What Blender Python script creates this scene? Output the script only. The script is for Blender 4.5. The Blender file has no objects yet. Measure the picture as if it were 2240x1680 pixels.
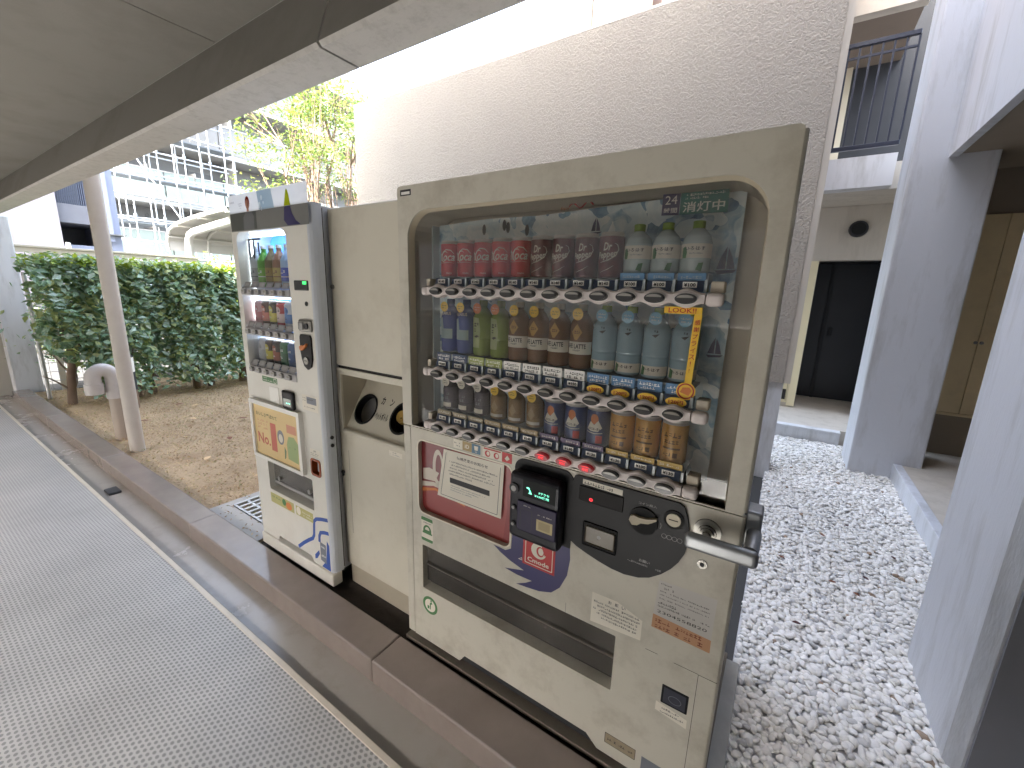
import bpy, bmesh, math, random
import numpy as np
from mathutils import Vector, Matrix
from mathutils.geometry import tessellate_polygon
random.seed(7); RNG = np.random.default_rng(11)
sc = bpy.context.scene
COL = sc.collection
R = math.radians
PI = math.pi

# ------------------------------------------------------------------ camera
cam_d = bpy.data.cameras.new('camera'); cam = bpy.data.objects.new('camera', cam_d); COL.objects.link(cam)
cr = Vector((0.83509639, 0.54934368, 0.02890562)); cu = Vector((-0.14102045, 0.16299344, 0.97649699)); cb = Vector((0.53172103, -0.81954539, 0.21358393))
M = Matrix((cr, cu, cb)).transposed().to_4x4(); M.translation = Vector((1.2172, -1.0960, 1.4800))
cam.matrix_world = M
cam_d.sensor_width = 36; cam_d.lens = 36*916.24/2240; cam_d.clip_start = .02; cam_d.clip_end = 600
sc.camera = cam
sc.render.resolution_x = 1024; sc.render.resolution_y = 768

# ------------------------------------------------------------------ world, sun, exposure
SUN_EL, SUN_ROT = R(36), R(178)          # rotation measured from +Y towards +X
w = bpy.data.worlds.new('World'); sc.world = w; w.use_nodes = True
nt = w.node_tree; nt.nodes.clear()
sky = nt.nodes.new('ShaderNodeTexSky'); sky.sky_type = 'NISHITA'; sky.sun_disc = False
sky.sun_elevation = SUN_EL; sky.sun_rotation = SUN_ROT; sky.air_density = 1.0; sky.dust_density = 2.5; sky.ozone_density = 1.0
bg = nt.nodes.new('ShaderNodeBackground'); bg.inputs['Strength'].default_value = 0.15
wo = nt.nodes.new('ShaderNodeOutputWorld')
hs_ = nt.nodes.new('ShaderNodeHueSaturation'); hs_.inputs['Saturation'].default_value = .6   # thin high haze
nt.links.new(sky.outputs[0], hs_.inputs['Color']); nt.links.new(hs_.outputs[0], bg.inputs['Color']); nt.links.new(bg.outputs[0], wo.inputs['Surface'])
sd = bpy.data.lights.new('sun', 'SUN'); sd.energy = 4.0; sd.angle = R(.5); sd.color = (1, .965, .91)
sun = bpy.data.objects.new('sun', sd); COL.objects.link(sun)
sdir = Vector((math.sin(SUN_ROT)*math.cos(SUN_EL), math.cos(SUN_ROT)*math.cos(SUN_EL), math.sin(SUN_EL)))
sun.rotation_euler = sdir.to_track_quat('Z', 'Y').to_euler(); sun.location = (0, 0, 20)
sc.view_settings.view_transform = 'Standard'; sc.view_settings.look = 'None'
sc.view_settings.exposure = 3.68; sc.view_settings.gamma = 1; sc.view_settings.use_curve_mapping = False
try:
    sc.cycles.max_bounces = 10; sc.cycles.diffuse_bounces = 6; sc.cycles.transparent_max_bounces = 16
    sc.cycles.use_denoising = True; sc.cycles.sample_clamp_indirect = 6; sc.cycles.caustics_reflective = False; sc.cycles.caustics_refractive = False
except Exception: pass

# ------------------------------------------------------------------ materials
def S(r, g, b):
    f = lambda c: (c/255/12.92 if c/255 <= .04045 else ((c/255+.055)/1.055)**2.4)
    return (f(r), f(g), f(b))
def mat(name, col, rough=.5, metal=0, var=.08, scale=6, bump=0, bscale=60, bdist=.002, spec=.5, emit=0, ecol=None, dirt=None, dscale=3, damt=.5, stretch=None, coat=0, trans=None):
    m = bpy.data.materials.new(name); m.use_nodes = True
    n = m.node_tree.nodes; l = m.node_tree.links; p = n['Principled BSDF']
    p.inputs['Roughness'].default_value = rough; p.inputs['Metallic'].default_value = metal
    p.inputs['Specular IOR Level'].default_value = spec
    if coat: p.inputs['Coat Weight'].default_value = coat
    tc = n.new('ShaderNodeTexCoord'); vec = tc.outputs['Object']
    if stretch:
        mp = n.new('ShaderNodeMapping'); mp.inputs['Scale'].default_value = stretch; l.new(vec, mp.inputs[0]); vec = mp.outputs[0]
    c = (*col, 1)
    def noise(s, d=5, r=.6):
        t = n.new('ShaderNodeTexNoise'); t.inputs['Scale'].default_value = s; t.inputs['Detail'].default_value = d; t.inputs['Roughness'].default_value = r
        l.new(vec, t.inputs['Vector']); return t
    def mix(f, a, b):
        x = n.new('ShaderNodeMix'); x.data_type = 'RGBA'
        for i, v in ((0, f), (6, a), (7, b)):
            if hasattr(v, 'links'): l.new(v, x.inputs[i])
            else: x.inputs[i].default_value = v
        return x.outputs[2]
    out = None
    if var:
        t = noise(scale)
        out = mix(t.outputs[0], (*[v*(1-var) for v in col], 1), (*[min(1, v*(1+var)) for v in col], 1))
    if dirt:
        t = noise(dscale, 8, .7); rr = n.new('ShaderNodeMapRange'); rr.inputs[1].default_value = .48; rr.inputs[2].default_value = .72; rr.inputs[4].default_value = damt
        l.new(t.outputs[0], rr.inputs[0]); out = mix(rr.outputs[0], out if out else c, (*dirt, 1))
        r2 = n.new('ShaderNodeMapRange'); r2.inputs[3].default_value = rough; r2.inputs[4].default_value = min(1, rough+.25); l.new(rr.outputs[0], r2.inputs[0]); l.new(r2.outputs[0], p.inputs['Roughness'])
    if out: l.new(out, p.inputs['Base Color'])
    else: p.inputs['Base Color'].default_value = c
    if bump:
        t = noise(bscale, 4, .55); b = n.new('ShaderNodeBump'); b.inputs['Strength'].default_value = bump; b.inputs['Distance'].default_value = bdist
        l.new(t.outputs[0], b.inputs['Height']); l.new(b.outputs[0], p.inputs['Normal'])
    if emit:
        p.inputs['Emission Color'].default_value = (*(ecol or col), 1); p.inputs['Emission Strength'].default_value = emit
        if not ecol and out: l.new(out, p.inputs['Emission Color'])
    if trans:
        o = n['Material Output']; tr = n.new('ShaderNodeBsdfTranslucent'); tr.inputs[0].default_value = (*trans, 1)
        ms = n.new('ShaderNodeMixShader'); ms.inputs[0].default_value = .35; l.new(p.outputs[0], ms.inputs[1]); l.new(tr.outputs[0], ms.inputs[2]); l.new(ms.outputs[0], o.inputs[0])
    return m
def tree_of(m): return m.node_tree.nodes, m.node_tree.links, m.node_tree.nodes['Principled BSDF']
def glass_mat(name, tint=(1, 1, 1), dust=.05, refl=1.0, rough=.03):
    m = bpy.data.materials.new(name); m.use_nodes = True; n = m.node_tree.nodes; l = m.node_tree.links; n.remove(n['Principled BSDF']); o = n['Material Output']
    t = n.new('ShaderNodeBsdfTransparent'); t.inputs[0].default_value = (*tint, 1)
    d = n.new('ShaderNodeBsdfDiffuse'); d.inputs[0].default_value = (.62, .58, .52, 1)
    g = n.new('ShaderNodeBsdfGlossy'); g.inputs['Roughness'].default_value = rough
    a = n.new('ShaderNodeMixShader'); b = n.new('ShaderNodeMixShader'); fr = n.new('ShaderNodeFresnel'); fr.inputs[0].default_value = 1.45
    tc = n.new('ShaderNodeTexCoord'); ns = n.new('ShaderNodeTexNoise'); ns.inputs['Scale'].default_value = 5; ns.inputs['Detail'].default_value = 8
    mr = n.new('ShaderNodeMapRange'); mr.inputs[1].default_value = .3; mr.inputs[2].default_value = .8; mr.inputs[3].default_value = dust*.5; mr.inputs[4].default_value = dust*2
    l.new(tc.outputs['Object'], ns.inputs['Vector']); l.new(ns.outputs[0], mr.inputs[0]); l.new(mr.outputs[0], a.inputs[0])
    l.new(t.outputs[0], a.inputs[1]); l.new(d.outputs[0], a.inputs[2])
    mm = n.new('ShaderNodeMath'); mm.operation = 'MULTIPLY'; mm.inputs[1].default_value = refl; l.new(fr.outputs[0], mm.inputs[0]); l.new(mm.outputs[0], b.inputs[0])
    l.new(a.outputs[0], b.inputs[1]); l.new(g.outputs[0], b.inputs[2]); l.new(b.outputs[0], o.inputs[0])
    return m

# ------------------------------------------------------------------ mesh builder
_txt = {}
def text_geo(s, shear=0, bold=0.0):
    k = (s, shear, bold)
    if k not in _txt:
        cu_ = bpy.data.curves.new('t', 'FONT'); cu_.body = s; cu_.size = 1; cu_.shear = shear; cu_.offset = bold; cu_.resolution_u = 2; cu_.fill_mode = 'FRONT'
        ob = bpy.data.objects.new('t', cu_); me = bpy.data.meshes.new_from_object(ob)
        v = np.array([x.co[:2] for x in me.vertices]) if len(me.vertices) else np.zeros((0, 2))
        f = [tuple(p.vertices) for p in me.polygons]
        bpy.data.objects.remove(ob); bpy.data.curves.remove(cu_); bpy.data.meshes.remove(me)
        _txt[k] = (v, f)
    return _txt[k]
class MB:
    def __init__(s, m=None): s.v = []; s.f = []; s.mi = []; s.sm = []; s.mats = []; s.cur = 0; s.xf = None; s.cut = 0; m and s.use(m)
    def use(s, m):
        if m not in s.mats: s.mats.append(m)
        s.cur = s.mats.index(m); return s
    def add(s, vs, fs, smooth=False):
        b = len(s.v)
        if s.cut and s.xf:
            bm = bmesh.new(); bv = [bm.verts.new(v) for v in vs]
            for f in fs:
                try: bm.faces.new([bv[i] for i in f])
                except ValueError: pass
            xs = [v[0] for v in vs]; x = math.floor(min(xs)/s.cut)*s.cut+s.cut
            while x < max(xs):
                bmesh.ops.bisect_plane(bm, geom=list(bm.verts)+list(bm.edges)+list(bm.faces), plane_co=(x, 0, 0), plane_no=(1, 0, 0)); x += s.cut
            bm.verts.index_update(); vs = [tuple(v.co) for v in bm.verts]; fs = [tuple(v.index for v in f.verts) for f in bm.faces]; bm.free()
        if s.xf: vs = [s.xf(*v) for v in vs]
        s.v += [tuple(v) for v in vs]
        for f in fs: s.f.append(tuple(i+b for i in f)); s.mi.append(s.cur); s.sm.append(smooth)
        return s
    def quad(s, *p): return s.add(p, [tuple(range(len(p)))])
    def box(s, x0, x1, y0, y1, z0, z1):
        v = [(x, y, z) for x in (x0, x1) for y in (y0, y1) for z in (z0, z1)]
        return s.add(v, [(0, 1, 3, 2), (4, 6, 7, 5), (0, 4, 5, 1), (2, 3, 7, 6), (0, 2, 6, 4), (1, 5, 7, 3)])
    def rbox(s, x0, x1, y0, y1, z0, z1, b=.005, seg=2):
        bm = bmesh.new(); bmesh.ops.create_cube(bm, size=1)
        for v in bm.verts: v.co = ((x0+x1)/2+v.co.x*(x1-x0), (y0+y1)/2+v.co.y*(y1-y0), (z0+z1)/2+v.co.z*(z1-z0))
        bmesh.ops.bevel(bm, geom=list(bm.edges), offset=b, segments=seg, affect='EDGES', profile=.5)
        bm.verts.index_update(); vs = [tuple(v.co) for v in bm.verts]; fs = [tuple(v.index for v in f.verts) for f in bm.faces]; bm.free()
        return s.add(vs, fs)
    def cyl(s, p0, p1, r0, r1=None, n=16, caps=True, smooth=True):
        r1 = r0 if r1 is None else r1; p0 = Vector(p0); p1 = Vector(p1); d = (p1-p0).normalized()
        a = d.orthogonal().normalized(); b = d.cross(a)
        c0 = [p0+r0*(math.cos(t)*a+math.sin(t)*b) for t in [2*PI*i/n for i in range(n)]]; c1 = [p1+r1*(math.cos(t)*a+math.sin(t)*b) for t in [2*PI*i/n for i in range(n)]]
        s.add(c0+c1, [(i, (i+1) % n, n+(i+1) % n, n+i) for i in range(n)], smooth)
        if caps: s.add(c0, [tuple(range(n-1, -1, -1))]); s.add(c1, [tuple(range(n))])
        return s
    def tube(s, pts, rad, n=10, caps=True):
        pts = [Vector(p) for p in pts]; rad = rad if hasattr(rad, '__len__') else [rad]*len(pts); rings = []; prev = None
        for i, p in enumerate(pts):
            d = (pts[min(i+1, len(pts)-1)]-pts[max(i-1, 0)]).normalized()
            a = d.orthogonal().normalized() if prev is None else (prev-prev.dot(d)*d).normalized(); prev = a; b = d.cross(a)
            rings.append([p+rad[i]*(math.cos(2*PI*k/n)*a+math.sin(2*PI*k/n)*b) for k in range(n)])
        vs = [v for r in rings for v in r]
        s.add(vs, [(i*n+k, i*n+(k+1) % n, (i+1)*n+(k+1) % n, (i+1)*n+k) for i in range(len(pts)-1) for k in range(n)], True)
        if caps: s.add(rings[0], [tuple(range(n-1, -1, -1))]); s.add(rings[-1], [tuple(range(n))])
        return s
    def lathe(s, prof, c=(0, 0, 0), n=20, zones=None):
        # prof: list of (r,z); zones: material per segment
        cs = [(math.cos(2*PI*k/n), math.sin(2*PI*k/n)) for k in range(n)]
        for i in range(len(prof)-1):
            if zones: s.use(zones[i])
            (r0, z0), (r1, z1) = prof[i], prof[i+1]
            vs = [(c[0]+r0*x, c[1]+r0*y, c[2]+z0) for x, y in cs]+[(c[0]+r1*x, c[1]+r1*y, c[2]+z1) for x, y in cs]
            s.add(vs, [(k, (k+1) % n, n+(k+1) % n, n+k) for k in range(n)], True)
        return s
    def prism(s, poly, y0, y1, back=False):
        # poly in (x,z); front face at y0
        n = len(poly); s.add([(x, y0, z) for x, z in poly], [tuple(range(n))])
        s.add([(x, y0, z) for x, z in poly]+[(x, y1, z) for x, z in poly], [(i, (i+1) % n, n+(i+1) % n, n+i) for i in range(n)])
        if back: s.add([(x, y1, z) for x, z in poly], [tuple(range(n-1, -1, -1))])
        return s
    def plate(s, loops, y0, y1, walls=True):
        # loops in (x,z): first outer, others holes
        flat = [p for lp in loops for p in lp]
        tris = tessellate_polygon([[Vector((x, z, 0)) for x, z in lp] for lp in loops])
        s.add([(x, y0, z) for x, z in flat], [tuple(t) for t in tris])
        if walls:
            for lp in loops:
                n = len(lp); s.add([(x, y0, z) for x, z in lp]+[(x, y1, z) for x, z in lp], [(i, (i+1) % n, n+(i+1) % n, n+i) for i in range(n)])
        return s
    def rect(s, x0, x1, z0, z1, y): return s.add([(x0, y, z0), (x1, y, z0), (x1, y, z1), (x0, y, z1)], [(0, 1, 2, 3)])
    def poly(s, pts, y): return s.add([(x, y, z) for x, z in pts], [tuple(range(len(pts)))])
    def text(s, t, x, z, h, y, width=None, align='c', shear=0, bold=0.0, rot=0):
        v, f = text_geo(t, shear, bold)
        if not len(v): return s
        lo = v.min(0); hi = v.max(0); k = h/max(1e-6, (hi-lo)[1]); kx = k if width is None else width/max(1e-6, (hi-lo)[0])
        q = (v-lo)*np.array([kx, k]); W = (hi-lo)[0]*kx
        q[:, 0] -= {'c': W/2, 'l': 0, 'r': W}[align]; q[:, 1] -= h/2
        if rot: q = q@np.array([[math.cos(rot), math.sin(rot)], [-math.sin(rot), math.cos(rot)]])
        return s.add([(x+a, y, z+b) for a, b in q], f)
    def scrib(s, x0, x1, z, h, y, fill=.7, seed=0):
        r = random.Random(seed+int(z*9999)); x = x0
        while x < x1-h*.3:
            w_ = h*r.uniform(.35, .95)
            if r.random() < fill:
                hh = h*r.uniform(.55, 1); zz = z+(h-hh)*r.uniform(-.4, .4)
                s.rect(x, min(x+w_, x1), zz-hh*.5, zz-hh*.22, y)
                if r.random() < .75: s.rect(x+w_*.3, min(x+w_*.55, x1), zz-hh*.22, zz+hh*.5, y)
                if r.random() < .6: s.rect(x, min(x+w_, x1), zz+hh*.15, zz+hh*.38, y)
            x += w_+h*.16
        return s
    def build(s, name, parent=None, label=None, cat=None, group=None, kind=None, local=False):
        me = bpy.data.meshes.new(name); me.from_pydata(s.v, [], s.f)
        for m in s.mats: me.materials.append(m)
        if s.f:
            me.polygons.foreach_set('material_index', s.mi); me.polygons.foreach_set('use_smooth', s.sm)
        me.update()
        return link(name, me, parent, label, cat, group, kind, local)
def link(name, data, parent=None, label=None, cat=None, group=None, kind=None, local=False):
    o = bpy.data.objects.new(name, data); COL.objects.link(o)
    if parent is not None:
        o.parent = parent
        if not local and parent.type == 'EMPTY': o.matrix_parent_inverse = Matrix.Translation(-parent.location)
    return tag(o, label, cat, group, kind)
def tag(o, label=None, cat=None, group=None, kind=None):
    if label: o['label'] = label
    if cat: o['category'] = cat
    if group: o['group'] = group
    if kind: o['kind'] = kind
    return o
def thing(name, loc, label, cat, group=None):
    o = bpy.data.objects.new(name, None); COL.objects.link(o); o.location = loc; o.empty_display_size = .1
    return tag(o, label, cat, group)
def dup(src, loc, label=None, group=None):
    c = src.copy(); COL.objects.link(c); c.location = loc
    if label: c['label'] = label
    if group: c['group'] = group
    for ch in src.children:
        d = ch.copy(); COL.objects.link(d); d.parent = c
        for g in ch.children:
            e = g.copy(); COL.objects.link(e); e.parent = d
    return c
def np_mesh(name, V, F, m, smooth=False):
    me = bpy.data.meshes.new(name); V = np.asarray(V, np.float32); F = np.asarray(F, np.int32); k = F.shape[1]
    me.vertices.add(len(V)); me.vertices.foreach_set('co', V.ravel())
    me.loops.add(F.size); me.loops.foreach_set('vertex_index', F.ravel())
    me.polygons.add(len(F)); me.polygons.foreach_set('loop_start', np.arange(0, F.size, k, dtype=np.int32)); me.polygons.foreach_set('loop_total', np.full(len(F), k, np.int32))
    me.polygons.foreach_set('use_smooth', np.full(len(F), smooth))
    for x in (m if isinstance(m, list) else [m]): me.materials.append(x)
    me.update(calc_edges=True); me.validate()
    return me
def leaf_mesh(name, P, N, size, m, asp=.5, jitter=.6, mats=None):
    # one folded diamond leaf per point: 2 quads -> here 2 triangles sharing the midrib
    n = len(P); N = N+RNG.normal(0, jitter, (n, 3)); N /= np.linalg.norm(N, axis=1)[:, None]
    T = RNG.normal(0, 1, (n, 3)); T -= (T*N).sum(1)[:, None]*N; T /= np.linalg.norm(T, axis=1)[:, None]; B = np.cross(N, T)
    sz = (size*RNG.uniform(.6, 1.25, n))[:, None]
    a = P-T*sz*.5; t = P+T*sz*.5; l_ = P-B*sz*asp*.5+N*sz*.1-T*sz*.06; r_ = P+B*sz*asp*.5+N*sz*.1-T*sz*.06
    V = np.stack([a, r_, t, l_], 1).reshape(-1, 3); i = np.arange(n)[:, None]*4
    F = np.concatenate([i+np.array([[0, 1, 2]]), i+np.array([[0, 2, 3]])], 1).reshape(-1, 3)
    me = np_mesh(name, V, F, mats or m)
    if mats: me.polygons.foreach_set('material_index', np.repeat(RNG.integers(0, len(mats), n), 2).astype(np.int32))
    return me
def rrect(x0, x1, z0, z1, r, n=6, corners=(1, 1, 1, 1)):
    # ccw from bottom-left; corners bl,br,tr,tl
    out = []
    for (cx, cz, a0, on) in ((x0+r, z0+r, PI, corners[0]), (x1-r, z0+r, 1.5*PI, corners[1]), (x1-r, z1-r, 0, corners[2]), (x0+r, z1-r, .5*PI, corners[3])):
        if on: out += [(cx+r*math.cos(a0+.5*PI*i/n), cz+r*math.sin(a0+.5*PI*i/n)) for i in range(n+1)]
        else: out.append((cx+r*(1 if math.cos(a0+PI/4) > 0 else -1), cz+r*(1 if math.sin(a0+PI/4) > 0 else -1)))
    return out
def ell(cx, cz, rx, rz, n=24, a0=0, a1=2*PI):
    full = abs(a1-a0-2*PI) < 1e-6
    return [(cx+rx*math.cos(a0+(a1-a0)*i/(n if full else n-1)), cz+rz*math.sin(a0+(a1-a0)*i/(n if full else n-1))) for i in range(n)]
ORD = ['first', 'second', 'third', 'fourth', 'fifth', 'sixth', 'seventh', 'eighth', 'ninth', 'tenth', 'eleventh', 'twelfth', 'thirteenth', 'fourteenth', 'fifteenth']

# palette
M_CREAM = mat('cream_enamel', S(198, 193, 179), .4, var=.06, scale=3, bump=.05, bscale=300, bdist=.0006, dirt=S(132, 120, 100), dscale=7, damt=.42)
M_CREAM2 = mat('ivory_enamel', S(214, 211, 202), .42, var=.05, scale=3, dirt=S(160, 148, 125), dscale=4, damt=.2)
M_WHITE = mat('white_enamel', S(228, 226, 220), .38, var=.04, dirt=S(170, 165, 155), dscale=4, damt=.15)
M_BLUEG = mat('pale_grey_enamel', S(196, 200, 206), .4, var=.05)
M_BLACK = mat('black_plastic', S(20, 20, 22), .5, var=.2, spec=.25)
M_BLACKM = mat('black_matte', S(14, 14, 14), .8, var=.1)
M_DGREY = mat('dark_grey_plastic', S(52, 52, 54), .55, var=.1, spec=.3)
M_GREY = mat('grey_plastic', S(150, 148, 146), .45, var=.06)
M_RAIL = mat('rail_plastic', S(214, 204, 200), .4, var=.05)
M_CHROME = mat('brushed_chrome', S(150, 148, 142), .42, .8, var=.1)
M_CAST = mat('cast_zinc', S(150, 152, 154), .45, .8, var=.1, bump=.1, bscale=90)
M_INK = mat('black_ink', S(30, 28, 27), .6, var=0)
M_PAPER = mat('paper', S(226, 220, 206), .7, var=.05)
M_WPLAS = mat('white_plastic', S(236, 234, 228), .4, var=.03)
M_RED = mat('red_print', S(176, 34, 36), .45, var=.08)
M_ORANGE = mat('orange_print', S(205, 120, 60), .5, var=.08)
M_YEL = mat('yellow_print', S(238, 196, 60), .5, var=.05)
M_GREEN = mat('green_print', S(70, 120, 70), .5, var=.05)
M_NAVY = mat('navy_print', S(34, 30, 84), .4, var=.05)
M_BLUE = mat('blue_print', S(52, 84, 160), .45, var=.05)
M_TEAL = mat('teal_print', S(22, 104, 96), .45, var=.05)
M_GREYP = mat('grey_print', S(120, 124, 132), .5, var=.05)
M_RUBBER = mat('rubber_gasket', S(34, 30, 27), .7, var=.1)

# ================================================================== SETTING
M_SOIL = mat('soil', S(172, 150, 120), .95, var=.3, scale=3, bump=.8, bscale=35, bdist=.02, dirt=S(128, 104, 80), dscale=2, damt=.6)
M_PAVE = mat('asphalt_yard', S(66, 65, 63), .8, var=.15, scale=2, bump=.2)
M_KERB = mat('brown_kerb_coat', S(132, 121, 114), .17, var=.22, scale=5, bump=.3, bscale=9, bdist=.006, spec=.6, dirt=S(120, 106, 98), dscale=3, damt=.35)
M_GUT = mat('gutter_coat', S(150, 144, 138), .22, var=.15, scale=3, bump=.15, bscale=20, bdist=.004, dirt=S(112, 100, 88), dscale=4, damt=.45)
M_CONC = mat('concrete', S(172, 169, 164), .8, var=.12, scale=3, bump=.25, bscale=70, bdist=.003)
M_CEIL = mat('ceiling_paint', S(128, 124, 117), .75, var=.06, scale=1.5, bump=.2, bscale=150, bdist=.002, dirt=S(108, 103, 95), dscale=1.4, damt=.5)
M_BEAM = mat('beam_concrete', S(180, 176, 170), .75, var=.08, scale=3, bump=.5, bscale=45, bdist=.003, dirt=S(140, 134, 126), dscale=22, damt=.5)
M_PLAST = mat('smooth_render', S(206, 206, 208), .8, var=.06, scale=2, bump=.35, bscale=60, bdist=.003, dirt=S(140, 136, 128), dscale=2.2, damt=.6, stretch=(3, 3, .6))
M_PLASTW = mat('warm_render', S(194, 186, 174), .8, var=.06, scale=2, bump=.25, bscale=60, bdist=.003, dirt=S(140, 130, 116), dscale=2.2, damt=.35, stretch=(3, 3, .6))
M_PILG = mat('dark_grey_paint', S(126, 126, 132), .55, var=.1, scale=3, bump=.3, bscale=90)

# vinyl sheet with staggered oval studs
M_VINYL = mat('studded_vinyl', S(170, 166, 160), .33, var=.0)
n, l, p = tree_of(M_VINYL)
def math_n(op, a, b=None, c=None):
    x = n.new('ShaderNodeMath'); x.operation = op
    for i, v in enumerate((a, b, c)):
        if v is None: continue
        if hasattr(v, 'links'): l.new(v, x.inputs[i])
        else: x.inputs[i].default_value = v
    return x.outputs[0]
tc = n.new('ShaderNodeTexCoord'); sx = n.new('ShaderNodeSeparateXYZ'); l.new(tc.outputs['Object'], sx.inputs[0])
u = math_n('MULTIPLY', sx.outputs[0], 1/.024); v = math_n('MULTIPLY', sx.outputs[1], 1/.0155)
row = math_n('FLOOR', v); odd = math_n('MULTIPLY', math_n('MODULO', math_n('ABSOLUTE', row), 2.0), .5)
fu = math_n('SUBTRACT', math_n('FRACT', math_n('ADD', u, odd)), .5); fv = math_n('SUBTRACT', math_n('FRACT', v), .5)
d2 = math_n('ADD', math_n('POWER', math_n('MULTIPLY', math_n('ABSOLUTE', fu), 1.0), 2.0), math_n('POWER', math_n('MULTIPLY', math_n('ABSOLUTE', fv), .9), 2.0))
dd = math_n('SQRT', d2); mr = n.new('ShaderNodeMapRange'); mr.interpolation_type = 'SMOOTHSTEP'
mr.inputs[1].default_value = .26; mr.inputs[2].default_value = .36; mr.inputs[3].default_value = 1; mr.inputs[4].default_value = 0; l.new(dd, mr.inputs[0])
nz = n.new('ShaderNodeTexNoise'); nz.inputs['Scale'].default_value = 1.4; nz.inputs['Detail'].default_value = 12; nz.inputs['Roughness'].default_value = .68; l.new(tc.outputs['Object'], nz.inputs['Vector'])
mx = n.new('ShaderNodeMix'); mx.data_type = 'RGBA'; mx.inputs[6].default_value = (*S(200, 199, 197), 1); mx.inputs[7].default_value = (*S(148, 148, 148), 1); l.new(mr.outputs[0], mx.inputs[0])
m2 = n.new('ShaderNodeMix'); m2.data_type = 'RGBA'; m2.blend_type = 'MULTIPLY'; m2.inputs[0].default_value = .6; l.new(mx.outputs[2], m2.inputs[6]); l.new(nz.outputs[0], m2.inputs[7])
l.new(m2.outputs[2], p.inputs['Base Color'])
bp = n.new('ShaderNodeBump'); bp.inputs['Strength'].default_value = .35; bp.inputs['Distance'].default_value = .0012; l.new(mr.outputs[0], bp.inputs['Height']); l.new(bp.outputs[0], p.inputs['Normal'])
r3 = n.new('ShaderNodeMapRange'); r3.inputs[1].default_value = .3; r3.inputs[2].default_value = .7; r3.inputs[3].default_value = .3; r3.inputs[4].default_value = .38; l.new(nz.outputs[0], r3.inputs[0]); l.new(r3.outputs[0], p.inputs['Roughness'])

# stucco with worm-like relief
M_STUC = mat('stucco', S(172, 164, 152), .78, var=.05, scale=1.2, dirt=S(168, 158, 150), dscale=1.5, damt=.35, stretch=(2, 2, .5))
n, l, p = tree_of(M_STUC)
tc = n.new('ShaderNodeTexCoord')
na = n.new('ShaderNodeTexNoise'); na.inputs['Scale'].default_value = 44; na.inputs['Detail'].default_value = 1.2; na.inputs['Distortion'].default_value = .9; l.new(tc.outputs['Object'], na.inputs['Vector'])
ra = n.new('ShaderNodeMapRange'); ra.interpolation_type = 'SMOOTHSTEP'; ra.inputs[1].default_value = .44; ra.inputs[2].default_value = .58; l.new(na.outputs[0], ra.inputs[0])
nb = n.new('ShaderNodeTexNoise'); nb.inputs['Scale'].default_value = 110; nb.inputs['Detail'].default_value = 3; l.new(tc.outputs['Object'], nb.inputs['Vector'])
ad = n.new('ShaderNodeMath'); ad.operation = 'MULTIPLY_ADD'; ad.inputs[1].default_value = .12; l.new(nb.outputs[0], ad.inputs[0]); l.new(ra.outputs[0], ad.inputs[2])
bp = n.new('ShaderNodeBump'); bp.inputs['Strength'].default_value = .75; bp.inputs['Distance'].default_value = .006; l.new(ad.outputs[0], bp.inputs['Height']); l.new(bp.outputs[0], p.inputs['Normal'])

# ground sheet, walkway, gutter, kerb
MB(M_PAVE).quad((-300, -300, -.14), (300, -300, -.14), (300, 300, -.14), (-300, 300, -.14)).build('ground', kind='structure')
MB(M_VINYL).box(-7.7, 7, -4.5, -.352, -.139, -.10).build('walkway', kind='structure')
MB(M_GUT).box(-7.7, 7, -.349, -.19, -.139, -.117).build('gutter', kind='structure')
kerb = tag(bpy.data.objects.new('kerb', None), kind='structure'); COL.objects.link(kerb)
edges = [-7.4, -5.5, -3.55, -1.78, -.02, 1.78, 3.6, 5.4]
for i in range(len(edges)-1):
    b = MB(M_KERB); x0, x1 = edges[i]+.0015, edges[i+1]-.0015
    b.rbox(x0, x1, -.19+random.uniform(-.001, .001), -.032, -.135, -.010+random.uniform(-.0015, .0015), .008, 3)
    b.build('kerb_block', kerb)
b = MB(mat('vinyl_edge_trim', S(190, 182, 168), .3, var=.25, scale=9)); b.rbox(-7.6, 7, -.375, -.352, -.136, -.096, .002); b.build('floor_trim', kind='structure')
b = MB(M_DGREY); b.rbox(-3.03, -2.9, -.31, -.235, -.118, -.098, .006); b.build('drain_cover', label='small dark drain cover lying in the gutter by the walkway', cat='drain cover')
b = MB(M_RUBBER); b.box(-7.15, -6.75, -.40, -.36, -.12, -.098); b.build('floor_slot', label='narrow dark slot in the floor at the far walkway end', cat='floor slot')
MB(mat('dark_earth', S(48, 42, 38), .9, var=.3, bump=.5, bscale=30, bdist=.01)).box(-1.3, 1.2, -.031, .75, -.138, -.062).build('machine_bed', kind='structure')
b = MB(mat('plinth_concrete', S(168, 168, 163), .7, var=.25, scale=14, bump=.3, bscale=60)); b.rbox(-.01, 1.247, .02, .70, -.10, -.032, .006)
b.build('concrete_plinth', label='grey concrete plinth under the large near vending machine', cat='plinth')

# lawn soil with gentle relief
nx, ny = 90, 50; X = np.linspace(-7.35, -1.28, nx); Y = np.linspace(-.032, 6.5, ny); gx, gy = np.meshgrid(X, Y)
gz = -.062+.012*np.sin(gx*2.1+1)*np.cos(gy*1.7)+RNG.normal(0, .006, gx.shape); gz[0] = -.06
V = np.stack([gx, gy, gz], -1).reshape(-1, 3); ii = np.arange(nx*ny).reshape(ny, nx)
F = np.stack([ii[:-1, :-1], ii[:-1, 1:], ii[1:, 1:], ii[1:, :-1]], -1).reshape(-1, 4)
link('soil_bed', np_mesh('soil_bed', V, F, M_SOIL, True), kind='structure')
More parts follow.
